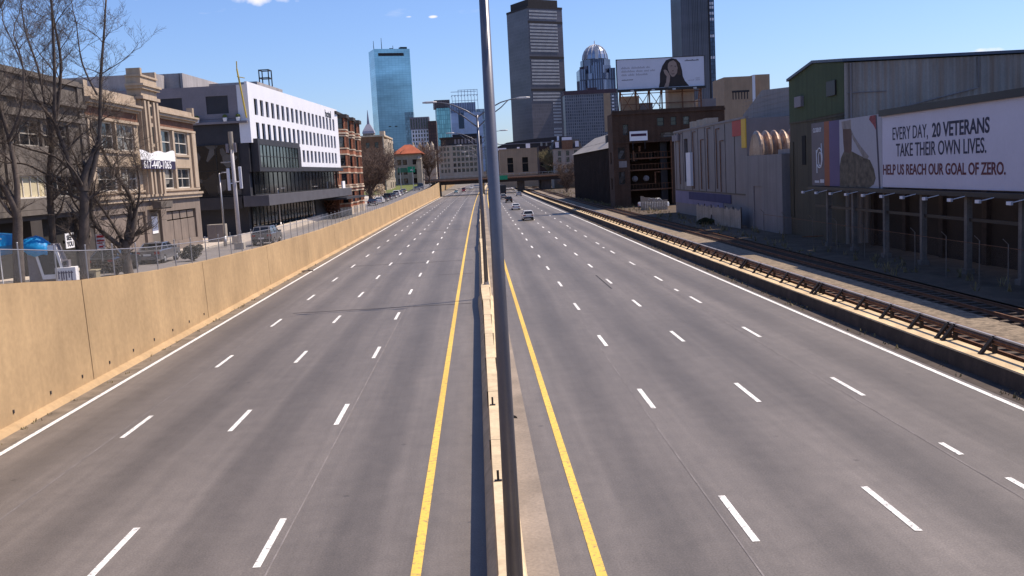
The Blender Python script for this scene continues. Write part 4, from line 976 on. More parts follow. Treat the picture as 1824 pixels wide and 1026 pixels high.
w = MB()
for z0, z1, e in ((12.7, 13.0, .15), (18.1, 18.5, .22)): b.bx(w, -.1, 21.7, -e, .02, z0, z1)
b.bx(w, 0, 21.6, -.06, .3, 18.4, 18.9); b.part('cornice', w, M['brownb'])
w = MB(); b.block(w, 11.6, 16.6, 3.2, 6.4, 18.4, 22.9, {}); b.bx(w, 2.6, 6.0, 4, 6.4, 18.4, 21.8); w.pieces_('rooftop_brick_block', b, M['tanstone'])
w = MB(); b.bx(w, 6.1, 8.6, 4, 6.3, 18.4, 20.4); b.bx(w, 17.5, 21, 4, 6.3, 18.4, 20.6); w.pieces_('rooftop_unit', b, M['greypan'])
w = MB(); b.bx(w, 1.0, 2.5, -.05, -.02, 8.2, 9.4); b.part('notice', w, M['greypan']); b.finish()
sg = thing('sign_board', 'small white board with a dark purple stripe, on the brown brick factory', 'sign', (29.8, 184.6, 12.7))
w = MB(); w.box(0, 3.4, 0, .2, .4, 2.2); w.build('board', M['whitep'], sg); w = MB(); w.box(.22, 3.2, -.02, -.003, 1.25, 1.72); w.build('stripe', mat('purple stripe', (.045, .012, .04), .6, .1), sg)
w = MB(); w.box(.5, .62, .05, .15, -1.2, .4); w.box(2.8, 2.92, .05, .15, -1.2, .4); w.build('bracket', M['darkmetal'], sg)

# billboard with a woman on the factory roof
wb = thing('billboard', 'pale billboard with a dark-haired woman, standing on the brown factory roof', 'billboard', (28.2, 187, 18.45))
z0, z1, wd = 4.5, 10.1, 16.8
w = MB(); w.box(0, wd, 0, .5, z0, z1); w.build('panel', mat('billboard paper', (.58, .58, .66), .6, .05, .3, 4, bmp=0), wb)
w = MB()
w.box(-.12, 0, -.06, .55, z0-.1, z1+.1); w.box(wd, wd+.12, -.06, .55, z0-.1, z1+.1); w.box(-.12, wd+.12, -.06, .55, z1, z1+.12); w.box(-.12, wd+.12, -.5, .55, z0-.45, z0); w.build('frame', M['darkmetal'], wb)
w = MB()
for x in (.6, 3.6, 6.2, 8.6, 12.6, 16.2):
    w.box(x-.12, x+.12, .6, .85, 0, z1-.5); w.tube([(x, .8, z0+2), (x, 3.6, 0)], .1, 6); w.tube([(x, .2, z0-.4), (x, .75, z0-2.2)], .07, 5)
for x in (.6, 3.6, 6.2): w.tube([(x, .72, 0), (x+2.6, .72, z0-.5)], .07, 5); w.tube([(x+2.6, .72, 0), (x, .72, z0-.5)], .07, 5)
for z in (1.6, 3.6): w.box(.5, 16.3, .55, .65, z, z+.15)
w.build('support_frame', M['rust'], wb)
w = MB()
for x in (2.5, 6.5, 10.5, 14.5): w.tube([(x, 0, z0-.2), (x, -1.6, z0-.5)], .05, 5); w.box(x-.3, x+.3, -1.9, -1.55, z0-.6, z0-.3)
w.build('floodlight', M['steel'], wb)
def prt(pts, X0, Wd, top, bot, y, mt, name, parent):
    mb = MB(); q = []
    for (px, py) in pts:
        u = (px-X0)/Wd; a, c = top(u), bot(u); v = (py-a)/(c-a); q.append((u, v))
    mb.prism([(u*parent['w_'], parent['b_']+(1-v)*(parent['t_']-parent['b_'])) for u, v in q], 'y', y, -.001); return mb.build(name, mt, parent)
wb['w_'] = wd; wb['b_'] = z0; wb['t_'] = z1
tp = lambda u: 180-105*u; bt = lambda u: 697-77*u
W2 = lambda pts, y, mt, name: prt(pts, 85, 1595, tp, bt, y, mt, name, wb)
hair = mat('printed dark hair', (.030, .022, .022), .7, .2); skin = mat('printed skin', (.30, .215, .18), .7, .15); skin2 = mat('printed shaded skin', (.15, .10, .085), .7, .15)
W2([(838, 652), (860, 560), (868, 400), (915, 265), (985, 165), (1085, 125), (1175, 140), (1240, 210), (1272, 330), (1285, 450), (1320, 530), (1395, 622)], -.012, hair, 'printed_hair')
W2([(1050, 190), (1120, 158), (1170, 200), (1195, 300), (1180, 390), (1130, 452), (1085, 460), (1040, 400), (1012, 300), (1020, 230)], -.016, skin, 'printed_face')
W2([(930, 648), (1015, 650), (1045, 520), (1052, 440), (1030, 400), (1000, 350), (960, 330), (935, 345), (950, 400), (990, 450), (975, 560)], -.020, skin, 'printed_hand')
for pts in ([(1065, 258), (1098, 250), (1098, 268), (1068, 275)], [(1135, 262), (1170, 258), (1170, 278), (1138, 280)], [(1090, 345), (1118, 335), (1122, 355), (1095, 362)], [(1070, 402), (1140, 396), (1120, 415), (1085, 418)]): W2(pts, -.022, skin2, 'printed_feature')
W2([(1130, 160), (1185, 150), (1245, 240), (1250, 420), (1190, 430), (1200, 300), (1170, 200)], -.024, mat('printed brown hair', (.055, .032, .024), .7, .2), 'printed_lock')
gt = mat('printed grey words', (.33, .32, .37), .7, .1)
def words(parent, x, z, h, lens, mt, y=-.012, gap=.25):
    mb = MB()
    for l in lens:
        xx = x
        while xx < x+l-.05:
            mb.box(xx, min(xx+h*.32, x+l), y, -.001, z, z+h*(.95 if int(xx*37) % 3 == 0 else .62)); xx += h*.5
        x += l+gap
    mb.build('illegible_lettering', mt, parent)
for z, ls in ((8.35, (1.7, 2.6, .7)), (7.72, (2.6, 1.3, .9, .9)), (7.05, (1.0, 1.3, 2.2))): words(wb, .85, z, .42, ls, gt)
words(wb, .85, 6.2, .22, (2.2,), M['darkmetal']); words(wb, 13.1, 9.3, .30, (2.7,), M['darkmetal']); words(wb, 13.6, 5.6, .2, (1.2, .9), gt); words(wb, 15.1, 5.95, .16, (.8,), gt)
for k in ('w_', 'b_', 't_'): del wb[k]

# ribbed brown warehouse with a metal roof
b = Bld('ribbed_warehouse', 'long dark ribbed warehouse with a grey metal roof beside the tracks, beyond the brown factory', 27.6, 268, .5, -90)
w = MB(); b.block(w, 0, 76, 0, 12, .4, 12.4, {}, top=False)
for i in range(39): b.bx(w, .3+1.95*i, .75+1.95*i, -.18, .02, .4, 12.4)
b.part('wall', w, mat('dark ribbed boards', (.04, .026, .022), .9, .25, .5, 8, streak=.4))
w = MB(); w.quad((-.3, -.6, 11.7), (76.2, -.6, 11.7), (76.2, 6, 16.0), (-.3, 6, 16.0)); w.quad((-.3, 6, 16.0), (76.2, 6, 16.0), (76.2, 12.4, 11.7), (-.3, 12.4, 11.7))
for i in range(39): w.box(2*i, 2*i+.08, 2, 2.1, 13.4, 13.6)
w.poly([(76.1, 0, 11.9), (76.1, 12, 11.9), (76.1, 6, 15.9)]); b.part('roof', w, mat('grey metal roof', (.30, .26, .215), .6, .2, .3, 5, streak=.3))
w = MB(); b.bx(w, 52, 55, 1.8, 3.4, 13.6, 15.4); b.part('roof_hatch', w, M['darkroof']); b.finish()

# grey panelled building
b = Bld('panelled_building', 'grey metal panelled building with thin downpipes and a red and yellow corner', 32, 154.5, .4, -90)
w = MB(); b.block(w, 0, 41.3, 0, 5.9, .3, 13.2, {'front': [(7.2, 5.6, 2.6, 6.4)]}, .5); b.part('wall', w, M['greypan'])
w = MB(); b.bx(w, 7.2, 9.8, .45, .5, 5.6, 12.0); b.part('dark_slot', w, M['void'])
w = MB()
for x in (1.2, 3.6, 6.4, 12.4, 16.5, 20.8, 26.0, 31.5, 36.0): b.bx(w, x, x+.09, -.05, .02, 4.3, 13.1)
b.bx(w, 0, 41.3, -.08, .02, 4.2, 4.35); b.part('panel_seam', w, M['darkmetal'])
for x, za, zb_ in ((4.4, 5.2, 12.9), (13.8, 4.6, 12.8), (18.6, 4.6, 11.5), (22.6, 4.7, 12.9), (27.4, 4.8, 12.6), (29.4, 4.4, 11.0)):
    w = MB(); w.tube([(x, -.12, za-.4), (x, -.12, zb_-.4)], .07, 6); w.tube([(x, -.12, zb_-.4), (x+1.6, -.12, zb_-.4)], .06, 6); b.part('downpipe', w, M['rust'])
w = MB(); b.bx(w, .2, 30, -.06, .02, 2.3, 4.15); b.part('lavender_band', w, mat('faded lavender paint', (.20, .18, .27), .8, .15, .3, 5)); w = MB(); b.bx(w, 10, 34, -.1, -.05, 3.0, 4.1); b.part('navy_band', w, mat('navy paint', (.055, .05, .12), .8, .15))
w = MB(); b.bx(w, 10.6, 13.4, -.5, -.1, 5.0, 9.9); b.part('blade_sign', w, M['hwhite']); w = MB(); b.bx(w, .4, 4.6, -.4, -.05, 11.9, 12.8); b.part('top_sign', w, M['hgrey'])
w = MB(); b.bx(w, 35.4, 39.4, -.1, .02, 11.3, 13.15); b.part('red_square', w, mat('red panel', (.36, .04, .035), .6, .1)); w = MB(); b.bx(w, 39.5, 41.3, -.12, .02, 9.8, 13.18); b.part('yellow_strip', w, mat('yellow panel', (.60, .38, .04), .6, .1))
w = MB(); b.bx(w, 0, 41.3, -.15, .3, 13.2, 13.45); b.part('coping', w, M['greypan'])
w = MB()
for x in (8, 12.5, 16.5): b.bx(w, x, x+2, .8, 2.5, 13.2, 14.5)
w.pieces_('roof_vent', b, M['limestone'])
b.finish()
b = Bld('sided_building', 'taller grey building with horizontal siding and a sloped roof edge, left of the green shed', 38, 136, .4, -90)
w = MB(); w.loft([[(0, y, 0), (21, y, 0), (21, y, 16.3), (9.2, y, 16.9), (0, y, 14.2)] for y in (0, 18)])
for k in range(27): w.box(.0, 21, -.03, .01, .4+.6*k, .43+.6*k)
b.part('wall', w, M['clap'])
w = MB(); b.bx(w, 19.4, 21.0, 2, 6, 16.6, 18.8); b.part('rooftop_unit', w, M['greypan']); b.finish()
b = Bld('annex_building', 'low grey annex under a rusty corrugated barrel vault beside the green shed', 31.2, 111.2, .4, -90)
w = MB(); b.block(w, 0, 13.4, 0, 6.7, .3, 8.8, {'front': [(3.2, .5, 3.2, 4.9)]}, .15); b.part('wall', w, M['clap']); w = MB(); b.bx(w, 3.2, 6.4, .1, .16, .5, 5.4); b.part('annex_door', w, M['greypan'])
w = MB(); rr = []
for i in range(40):
    x = .3+i*.16; r_ = 2.1+.17*math.sin(i*1.05)+.13*(i % 6 in (1, 2, 3))
    rr.append([(2.9+r_*math.cos(a*math.pi/14), x, 8.41+1.15*r_*math.sin(a*math.pi/14)) for a in range(15)])
w.loft(rr, True); b.part('barrel_vault', w, mat('rusty corrugated steel', (.34, .25, .19), .45, .35, .9, 6, metal=.45, streak=.8, stain=(.17, .07, .03)))
w = MB(); b.bx(w, 7.5, 13.4, 1.5, 6.6, 8.8, 9.3); b.part('roof_box', w, M['clap']); b.finish()

# green gabled shed with corrugated side
b = Bld('green_shed', 'tall green gabled shed with a rust-streaked corrugated side wall, behind the long billboard', 32, 97.4, .4, -90)
M['olive'] = mat('olive painted wall', (.085, .073, .05), .85, .14, .3, 6, streak=.4); M['green'] = mat('green painted gable', (.055, .075, .034), .8, .14, .3, 6, streak=.4)
w = MB(); w.loft([[(0, y, 0), (14.4, y, 0), (14.4, y, 15.8), (7.2, y, 16.5), (0, y, 15.6)] for y in (0, 22)]); b.part('wall', w, M['olive'])
w = MB(); w.loft([[(-.02, y, 11.4), (14.42, y, 11.6), (14.42, y, 15.82), (7.2, y, 16.52), (-.02, y, 15.62)] for y in (-.05, -.004)]); b.part('green_gable', w, M['green'])
w = MB(); n = 150
prof = []
for i in range(n+1):
    yy = 22*i/n; prof.append((14.44+(.10 if i % 4 in (1, 2) else 0), yy))
for (p, q) in zip(prof[:-1], prof[1:]): w.quad((p[0], p[1], 0), (q[0], q[1], 0), (q[0], q[1], 15.75), (p[0], p[1], 15.75))
M['corr'] = mat('rust streaked corrugated sheet', (.25, .23, .215), .55, .15, .25, 6, streak=.55, stain=(.20, .10, .04)); b.part('corrugated_side', w, M['corr'])
w = MB(); rf = [(-.2, 15.55), (7.2, 16.55), (14.75, 15.85), (14.75, 16.1), (7.2, 16.8), (-.2, 15.8)]
w.prism(rf, 'y', -.25, 22.2); b.part('roof', w, mat('blue grey roof edge', (.08, .10, .14), .6, .1))
w = MB(); w.tube([(14.62, 11.6, 15.7), (14.62, 11.6, 13.1), (14.62, 3.2, 11.4)], .07, 6); w.tube([(14.62, .5, 15.7), (14.62, .5, 6)], .08, 6); w.tube([(14.6, .2, 13.2), (14.6, 3.6, 13.2)], .04, 5); b.part('drainpipe', w, M['greypan'])
w = MB(); b.bx(w, 2.4, 4.3, -.35, -.04, 13.2, 14.2); b.part('floodlight_box', w, M['hgrey']); w = MB(); b.bx(w, 10.7, 12.8, -.2, -.04, 13.6, 14.9); b.part('louvre', w, M['darkmetal'])
w = MB(); w.box(0, 1.0, -.08, .02, 2, 9.5); b.bx(w, 0, 14.4, -.08, .0, 11.7, 11.85); b.part('trim', w, M['olive'])
w = MB(); b.bx(w, 3.6, 4.6, -.06, .01, 7.6, 10.4); b.part('slot_window', w, M['void']); b.finish()

b = Bld('sun_blocking_building', 'dark guessed building added behind the billboard posts to block the sun', 33.6, 81, .4, -90)  # building added behind the billboard to keep sun off the verge
w = MB(); b.block(w, 0, 63, 0, 20, .3, 11.0, {}, .3); b.part('wall', w, mat('dark blocking wall', (.024, .018, .016), .95, .2))
w = MB()
for i in range(10): b.bx(w, .3+6*i, .9+6*i, -.3, .02, .3, 9.0)
w.pieces_('buttress', b, M['darkrust']); b.finish()

# long billboard
bbd = thing('billboard', 'long billboard about veterans with a saluting soldier, raised on posts', 'billboard', (30, 85.5, .7), R(-90))
zb = .7; M['postc'] = mat('grimy concrete posts', (.17, .15, .135), .9, .25, .8, 8, streak=.5)
w = MB(); w.box(14.95, 39.5, 0, .45, 5.15, 10.3); w.build('panel', mat('billboard vinyl', (.52, .50, .60), .55, .05, .3, 4, bmp=0), bbd)
w = MB(); w.box(6.6, 14.93, -.01, .45, 5.05, 10.5); w.build('soldier_panel', mat('pale sky print', (.36, .35, .40), .6, .08, .15, 3, bmp=0), bbd)
w = MB(); w.box(0, 3.1, -.005, .45, 5.1, 10.55); w.build('grey_panel', mat('grey purple print', (.125, .105, .12), .6, .1), bbd); w = MB(); w.box(3.1, 4.3, -.008, .45, 5.1, 10.55); w.build('orange_strip', mat('orange print', (.26, .075, .03), .6, .1), bbd); w = MB(); w.box(4.3, 6.58, -.006, .45, 5.1, 10.52); w.build('violet_panel', mat('violet print', (.10, .07, .17), .6, .1), bbd)
w = MB(); w.box(14.9, 39.6, -.25, .5, 10.3, 10.75); w.box(-.05, 39.6, -.4, .5, 4.75, 5.04); w.build('trim', M['darkmetal'], bbd)
navy = mat('navy lettering', (.018, .018, .05), .6, .05, bmp=0); red = mat('dark red lettering', (.10, .014, .026), .6, .05, bmp=0)
def fit(body, x0, x1, z, cap, mt, bold):
    o = text(body, 1.0, mt, bbd, (0, 0, 0), (R(90), 0, 0), bold=bold)
    xs = [v.co.x for v in o.data.vertices]; ys = [v.co.y for v in o.data.vertices if v.co.y > 0]
    sx = (x1-x0)/(max(xs)-min(xs)); sy = cap/max(ys); mn = min(xs)
    for v in o.data.vertices: v.co.x = (v.co.x-mn)*sx; v.co.y *= sy
    o.location = (x0, -.012, z)
fit('EVERY DAY,', 16.75, 22.15, 8.52, .88, navy, .0); fit('20 VETERANS', 22.75, 29.85, 8.52, .90, navy, .022)
fit('TAKE THEIR OWN LIVES.', 17.3, 29.5, 7.35, .90, navy, .008); fit('HELP US REACH OUR GOAL OF ZERO.', 15.1, 31.6, 6.08, .72, red, .022)
S2 = lambda pts, y, mt, name: (lambda mb: (mb.prism([(6.6+8.33*(px-413)/472, 10.5-5.45*(py-105)/840) for px, py in pts], 'y', y, -.011), mb.build(name, mt, bbd)))(MB())
camo = mat('printed camouflage', (.115, .095, .07), .8, .45, 1.6, 3, bmp=0); camo2 = mat('printed pale camouflage', (.25, .22, .21), .8, .3, 1.6, 3, bmp=0)
S2([(470, 495), (560, 505), (640, 555), (760, 620), (800, 720), (820, 830), (800, 900), (750, 944), (413, 944), (414, 680), (430, 580)], -.016, camo, 'printed_jacket')
S2([(455, 210), (550, 215), (562, 300), (558, 490), (545, 530), (470, 505), (462, 400)], -.020, mat('printed neck', (.12, .075, .06), .8, .2, bmp=0), 'printed_head')
S2([(442, 130), (552, 122), (556, 232), (450, 222)], -.024, camo2, 'printed_cap')
S2([(556, 240), (590, 330), (660, 450), (748, 575), (735, 605), (690, 592), (620, 450), (570, 350)], -.020, camo2, 'printed_arm')
S2([(818, 112), (834, 112), (868, 944), (852, 944)], -.018, mat('printed flag pole', (.06, .05, .075), .7, .1, bmp=0), 'printed_flagpole')
S2([(765, 112), (822, 108), (826, 280), (800, 220), (755, 150)], -.022, mat('printed flag', (.24, .055, .06), .7, .3, 2, 4, bmp=0), 'printed_flag')
lw_ = MB()   # white line monogram on the grey panel
ar = lambda cx_, cz, rx, rz_, a0, a1, n=14: [(cx_+rx*math.cos(a0+(a1-a0)*i/n), -.02, cz+rz_*math.sin(a0+(a1-a0)*i/n)) for i in range(n+1)]
lw_.tube([(1.35, -.02, 6.2), (1.25, -.02, 8.2)], .05, 5); lw_.tube(ar(1.95, 7.5, .7, .85, 2.6, -2.4), .05, 5); lw_.tube([(2.45, -.02, 8.75), (2.6, -.02, 7.2), (2.3, -.02, 6.7)], .05, 5); lw_.tube(ar(2.1, 7.4, .4, .6, 0, 6.28), .04, 5); lw_.build('monogram', M['hwhite'], bbd)
text('CLOSER BY', .52, M['hwhite'], bbd, (.45, -.02, 9.75), (R(90), 0, 0), bold=.008, sx=.78); words(bbd, .7, 5.35, .32, (1.1, .9), M['hwhite'], -.014)
for x in (3.4, 9.0, 15.0, 21.0, 27.0, 33.0):
    w = MB(); w.box(x-.17, x+.17, .05, .4, -.1, 4.75); w.box(x-.3, x+.3, -.05, .5, -.1, .25); w.build('post', M['postc'], bbd)
w = MB(); w.box(0, 39.5, .2, .3, 3.2, 3.4); w.build('cross_beam', M['darkmetal'], bbd)
for k in range(11):
    x = 1.4+3.3*k; w = MB(); w.tube([(x, .0, 4.85), (x, -1.2, 4.62)], .03, 5); w.loft([[(x+a*s, -1.2-b_*.2, 4.5+.12*c+s*.0) for a, c in ((-.2, 0), (.2, 0), (.2, 1.6), (-.2, 1.6))] for s, b_ in ((.6, 0), (1.15, 1))]); w.build('floodlight', M['hwhite'], bbd)

# chain link fence, sheet fence, rooftop building beyond, weeds
f2 = thing('chainlink_fence', 'tall chain link fence between the tracks and the long billboard', 'fence', (28.4, 40, .62))
w = MB(); w.tube([(0, 0, 0), (0, 0, 2.5)], .035, 6); w.tube([(0, 0, 2.5), (-.3, 0, 2.8)], .025, 5); pm2 = w.mesh('post', [M['postc']])
for y in (44.5, 47.6, 50.7, 53.7, 57.6, 61.8, 66, 70, 75.5, 81, 88.5, 95): obj('post', pm2, f2, (cx(y)*0, y-40, 0))
w = MB(); w.tube([(0, 4.5, 2.3), (0, 55, 2.3)], .02, 5); w.tube([(-.9, 41, 1.0), (.9, 41, 1.0)], .05, 5); w.build('rail', M['rust'], f2)
w = MB(); w.quad((0, 4.5, 0), (0, 55, 0), (0, 55, 2.3), (0, 4.5, 2.3)); w.build('wire_mesh', M['link2'], f2)
sf = thing('sheet_metal_fence', 'bent grey corrugated sheet fence with a hole at its foot, by the panelled building', 'fence', (29.0, 127, .55), R(-87))
w = MB(); rnd = random.Random(5); n = 72
for i in range(n):
    x0, x1 = 18*i/n, 18*(i+1)/n; k0, k1 = (.06 if i % 2 else 0), (.06 if (i+1) % 2 else 0); h = 2.25+.12*math.sin(i*.9)+rnd.uniform(-.06, .06)
    zl = 1.25*max(0, 1-((x0-6.6)/1.3)**2) if abs(x0-6.6) < 1.3 else 0
    w.quad((x0, k0, zl), (x1, k1, zl), (x1, k1, h), (x0, k0, h))
w.build('sheet', mat('dull grey sheet', (.33, .29, .25), .6, .2, .5, 6, streak=.5), sf)
w = MB()
for i in range(7): w.box(.4+2.9*i, .5+2.9*i, .08, .18, 0, 2.5)
w.build('post', M['wood'], sf)
sf2 = thing('board_fence', 'short pale leaning board fence behind the white pickup', 'fence', (28.6, 168, .6), R(-25))
w = MB()
for i in range(16): w.box(.3*i, .3*i+.26, 0, .04, 0, 2.4-.05*i+rnd.uniform(-.1, .1))
w.build('boards', M['limestone'], sf2)
b = Bld('tan_rooftop_tower', 'tan brick tower block peeping over the grey buildings on the right', 104.3, 400, 2, 0)
w = MB(); b.block(w, 0, 12.8, 0, 19, 1, 42.6, {}, .5); b.bx(w, 12.8, 19.6, 2, 18, 1, 43.2); b.part('wall', w, M['tanstone'])
w = MB(); b.bx(w, 3.2, 10.4, -.1, .02, 36.2, 37.0); 
for i in range(6): b.bx(w, 3.4+1.2*i, 3.8+1.2*i, -.08, .02, 33.4, 36.2)
b.part('loggia', w, M['darkroof']); w = MB(); b.bx(w, 11.7, 12.9, -.1, .3, 30, 42.9); b.part('pale_strip', w, M['hwhite']); b.finish()

wd_ = MB(); rnd = random.Random(11)
def tuft(x, y, z, h, n):
    for i in range(n):
        a = rnd.uniform(0, 6.28); l = h*rnd.uniform(.5, 1.1); dx, dy = math.cos(a), math.sin(a); s = rnd.uniform(.015, .04); q = rnd.uniform(.2, .7)
        bx_, by_ = x+rnd.uniform(-.15, .15), y+rnd.uniform(-.15, .15)
        wd_.quad((bx_-dy*s, by_+dx*s, z), (bx_+dy*s, by_-dx*s, z), (bx_+dx*l*q+dy*s*.5, by_+dy*l*q-dx*s*.5, z+l), (bx_+dx*l*q-dy*s*.5, by_+dy*l*q+dx*s*.5, z+l))
for i in range(420):
    y = rnd.uniform(45, 380); x = rnd.uniform(26.0, 31)
    if y > 190: x = rnd.uniform(26, 27.4) if y < 268 else rnd.uniform(26, 33)
    tuft(x, y, .6, rnd.uniform(.2, .7), 8)
for i in range(160): tuft(rnd.uniform(17.4, 18.1), rnd.uniform(30, 160), 0, rnd.uniform(.08, .2), 4)
for i in range(120): tuft(-16.95+rnd.uniform(-.1, .25), rnd.uniform(26, 150), 0, rnd.uniform(.05, .14), 4)
tag(wd_.build('weeds', mat('dry weeds', (.20, .16, .08), .9, .4, 1, 5)), 'dry weeds and grass along the verge by the tracks', 'weeds', kind='stuff')

# ------------------------------------------------------------------ vehicles
PAINT = {n: paint('car paint '+n, c, .28, mt_) for n, c, mt_ in (('white', (.72, .72, .74), 0), ('black', (.012, .012, .014), .2), ('silver', (.42, .42, .44), .5), ('grey', (.14, .14, .155), .4), ('blue', (.03, .05, .13), .3), ('navy', (.012, .018, .05), .3), ('red', (.22, .03, .025), .1), ('teal', (.10, .20, .22), .2), ('beige', (.40, .35, .28), .3))}
M['cglass'] = paint('car glass', (.012, .014, .017), .05, 0, .2); M['rim'] = mat('alloy rim', (.45, .45, .47), .35, .1, metal=.7, bmp=0); M['tail'] = paint('tail lamp red', (.30, .012, .01), .2); M['head'] = paint('head lamp', (.75, .75, .72), .1); M['plate'] = mat('number plate', (.7, .7, .68), .5, .05, bmp=0); M['plastic'] = mat('black plastic', (.022, .022, .024), .6, .1, bmp=0)
def car(name, label, cat, x, y, z, rz, col, kind='sedan', group=None, detail=True):
    t = thing(name, label, cat, (x, y, z), R(rz), group)   # the front points along local +y
    K = dict(sedan=(4.7, .90, 1.45, [(-2.3, .62), (-2.35, .95), (-1.75, 1.0), (1.05, .98), (2.1, .86), (2.35, .6)], (-1.75, -1.0, .35, 1.15)),
             suv=(4.65, .94, 1.70, [(-2.25, .68), (-2.32, 1.08), (-2.05, 1.12), (1.05, 1.10), (2.15, .98), (2.33, .65)], (-2.15, -1.8, .5, 1.2)),
             van=(5.2, .98, 2.15, [(-2.55, .6), (-2.6, 1.15), (-2.5, 1.2), (1.5, 1.2), (2.35, 1.05), (2.6, .6)], (-2.52, -2.45, 1.0, 1.75)),
             pickup=(5.6, .98, 1.85, [(-2.8, .7), (-2.8, 1.15), (-2.7, 1.18), (1.2, 1.18), (2.65, 1.08), (2.8, .7)], (-.6, -.4, .9, 1.45)))[kind]
    Lc, hw, H, pr, gh = K
    P_ = PAINT[col]
    side = [(pr[0][0]+.05, .32)]+pr+[(pr[-1][0]-.05, .32)]
    mb = MB(); rings = []
    for xx, k in ((-hw, .965), (-hw*.94, 1.0), (hw*.94, 1.0), (hw, .965)):
        rings.append([(xx, a*k, b_ if b_ < .9 else b_-(.05 if k < 1 else 0)) for a, b_ in side])
    mb.loft(rings)
    zt0 = max(p[1] for p in pr)-.03; g0, g1, g2, g3 = gh; tw = hw*.74
    mb.loft([[(-tw*1.0, g1+.02, H-.07), (tw, g1+.02, H-.07), (tw, g2-.02, H-.07), (-tw, g2-.02, H-.07)], [(-tw*.94, g1+.12, H), (tw*.94, g1+.12, H), (tw*.94, g2-.1, H), (-tw*.94, g2-.1, H)]])
    for sx in (-1, 1):   # pillars
        for (a, b_) in ((g0, g1), (g3, g2), ((g0+g3)/2, (g1+g2)/2)): mb.tube([(sx*hw*.90, a, zt0), (sx*tw*.985, b_, H-.05)], .045, 7)
    if kind == 'pickup': mb.box(-hw*.96, hw*.96, -2.75, -2.65, 1.1, 1.32); mb.box(-hw*.96, -hw*.86, -2.7, -.7, 1.1, 1.32); mb.box(hw*.86, hw*.96, -2.7, -.7, 1.1, 1.32)
    mb.build('body', P_, t, bevel=.045)
    w_ = .9*hw
    for nm, q in (('rear_window', [(-w_*.93, g0-.005, zt0), (w_*.93, g0-.005, zt0), (tw*.95, g1-.005, H-.09), (-tw*.95, g1-.005, H-.09)]), ('windscreen', [(w_*.93, g3, zt0), (-w_*.93, g3, zt0), (-tw*.95, g2, H-.09), (tw*.95, g2, H-.09)])):
        mb = MB(); mb.quad(*q); mb.build(nm, M['cglass'], t)
    for sx in (-1, 1):
        mb = MB(); mb.quad((sx*w_, g0+.03, zt0), (sx*w_, g3-.03, zt0), (sx*tw, g2, H-.09), (sx*tw, g1, H-.09)); mb.build('side_window', M['cglass'], t)
    wr = .36 if kind in ('suv', 'pickup', 'van') else .325
    for sx in (-1, 1):
        for yy in (-Lc*.29, Lc*.30):
            mb = MB(); mb.tube([(sx*(hw-.24), yy, wr), (sx*(hw+.01), yy, wr)], wr, 18); wh = mb.build('wheel', M['black'], t)
            mb = MB(); mb.tube([(sx*(hw-.02), yy, wr), (sx*(hw+.025), yy, wr)], [wr*.62, wr*.55], 12); mb.build('rim', M['rim'], wh)
    mb = MB(); mb.box(-hw*.93, hw*.93, -Lc/2-.04, -Lc/2+.12, .34, .60); mb.box(-hw*.93, hw*.93, Lc/2-.12, Lc/2+.04, .34, .58); [q.build('bumper', M['plastic'] if kind in ('suv', 'pickup') else P_, t, bevel=.03) for q in mb.loose()]
    for sx in (-1, 1):
        zl = .88 if kind != 'suv' else 1.0
        mb = MB(); mb.box(min(sx*hw*.55, sx*hw*.93), max(sx*hw*.55, sx*hw*.93), pr[0][0]-.07, pr[0][0]+.2, zl-.16, zl+.02); mb.build('taillight', M['tail'], t)
        mb = MB(); mb.box(min(sx*hw*.5, sx*hw*.93), max(sx*hw*.5, sx*hw*.93), pr[-1][0]-.35, pr[-1][0]-.0, .66, .8); mb.build('headlight', M['head'], t)
        if detail: mb = MB(); mb.box(min(sx*hw*.95, sx*(hw+.2)), max(sx*hw*.95, sx*(hw+.2)), g3-.35, g3-.2, zt0-.02, zt0+.14); mb.build('mirror', P_, t, bevel=.02)
    if detail: mb = MB(); mb.box(-.26, .26, -Lc/2-.06, -Lc/2-.041, .62, .76); mb.build('number_plate', M['plate'], t)
    return t
G1 = 'cars on the highway'
car('suv_car', 'white SUV nearest the camera on the right carriageway', 'car', 8.75, 168.1, 0, 1, 'white', 'suv', G1)
car('sedan_car', 'white sedan driving just ahead of the nearest white SUV', 'car', 8.75, 218.3, 0, 1, 'white', 'sedan', G1)
car('suv_car', 'black SUV driving ahead of the white sedan', 'car', 9.15, 273.6, 0, 1, 'black', 'suv', G1)
car('sedan_car', 'silver car driving ahead of the black SUV', 'car', 8.7, 311.5, 0, 1, 'silver', 'suv', G1, False)
car('sedan_car', 'dark grey car half hidden by the nearest pole', 'car', 6.75, 331, 0, 1, 'black', 'sedan', G1, False)
car('sedan_car', 'silver grey sedan in the lane nearest the tracks', 'car', 15.2, 344, 0, 1, 'silver', 'sedan', G1, False)
car('white_van', 'white van just short of the overpass beside the nearest pole', 'van', 7.6, 388, 0, 1, 'white', 'van', G1, False)
tk = thing('box_truck', 'dark box truck heading under the overpass', 'truck', (10.6, 382, 0), 0, G1)
mb = MB(); mb.box(-1.25, 1.25, -4, 2.2, .9, 3.7); mb.build('cargo_box', M['plastic'], tk, bevel=.05); mb = MB(); mb.box(-1.15, 1.15, 2.3, 4.2, .6, 2.7); mb.build('cab', PAINT['grey'], tk, bevel=.1); mb = MB(); mb.box(-.9, .9, -4, 4, .55, .9); mb.build('chassis', M['darkmetal'], tk)
for sx in (-1, 1):
    for yy in (-2.8, 3.1): mb = MB(); mb.tube([(sx*.8, yy, .48), (sx*1.2, yy, .48)], .48, 14); mb.build('wheel', M['black'], tk)
    mb = MB(); mb.box(sx*1.0-.12, sx*1.0+.12, -4.06, -4.0, .95, 1.15); mb.build('taillight', M['tail'], tk)
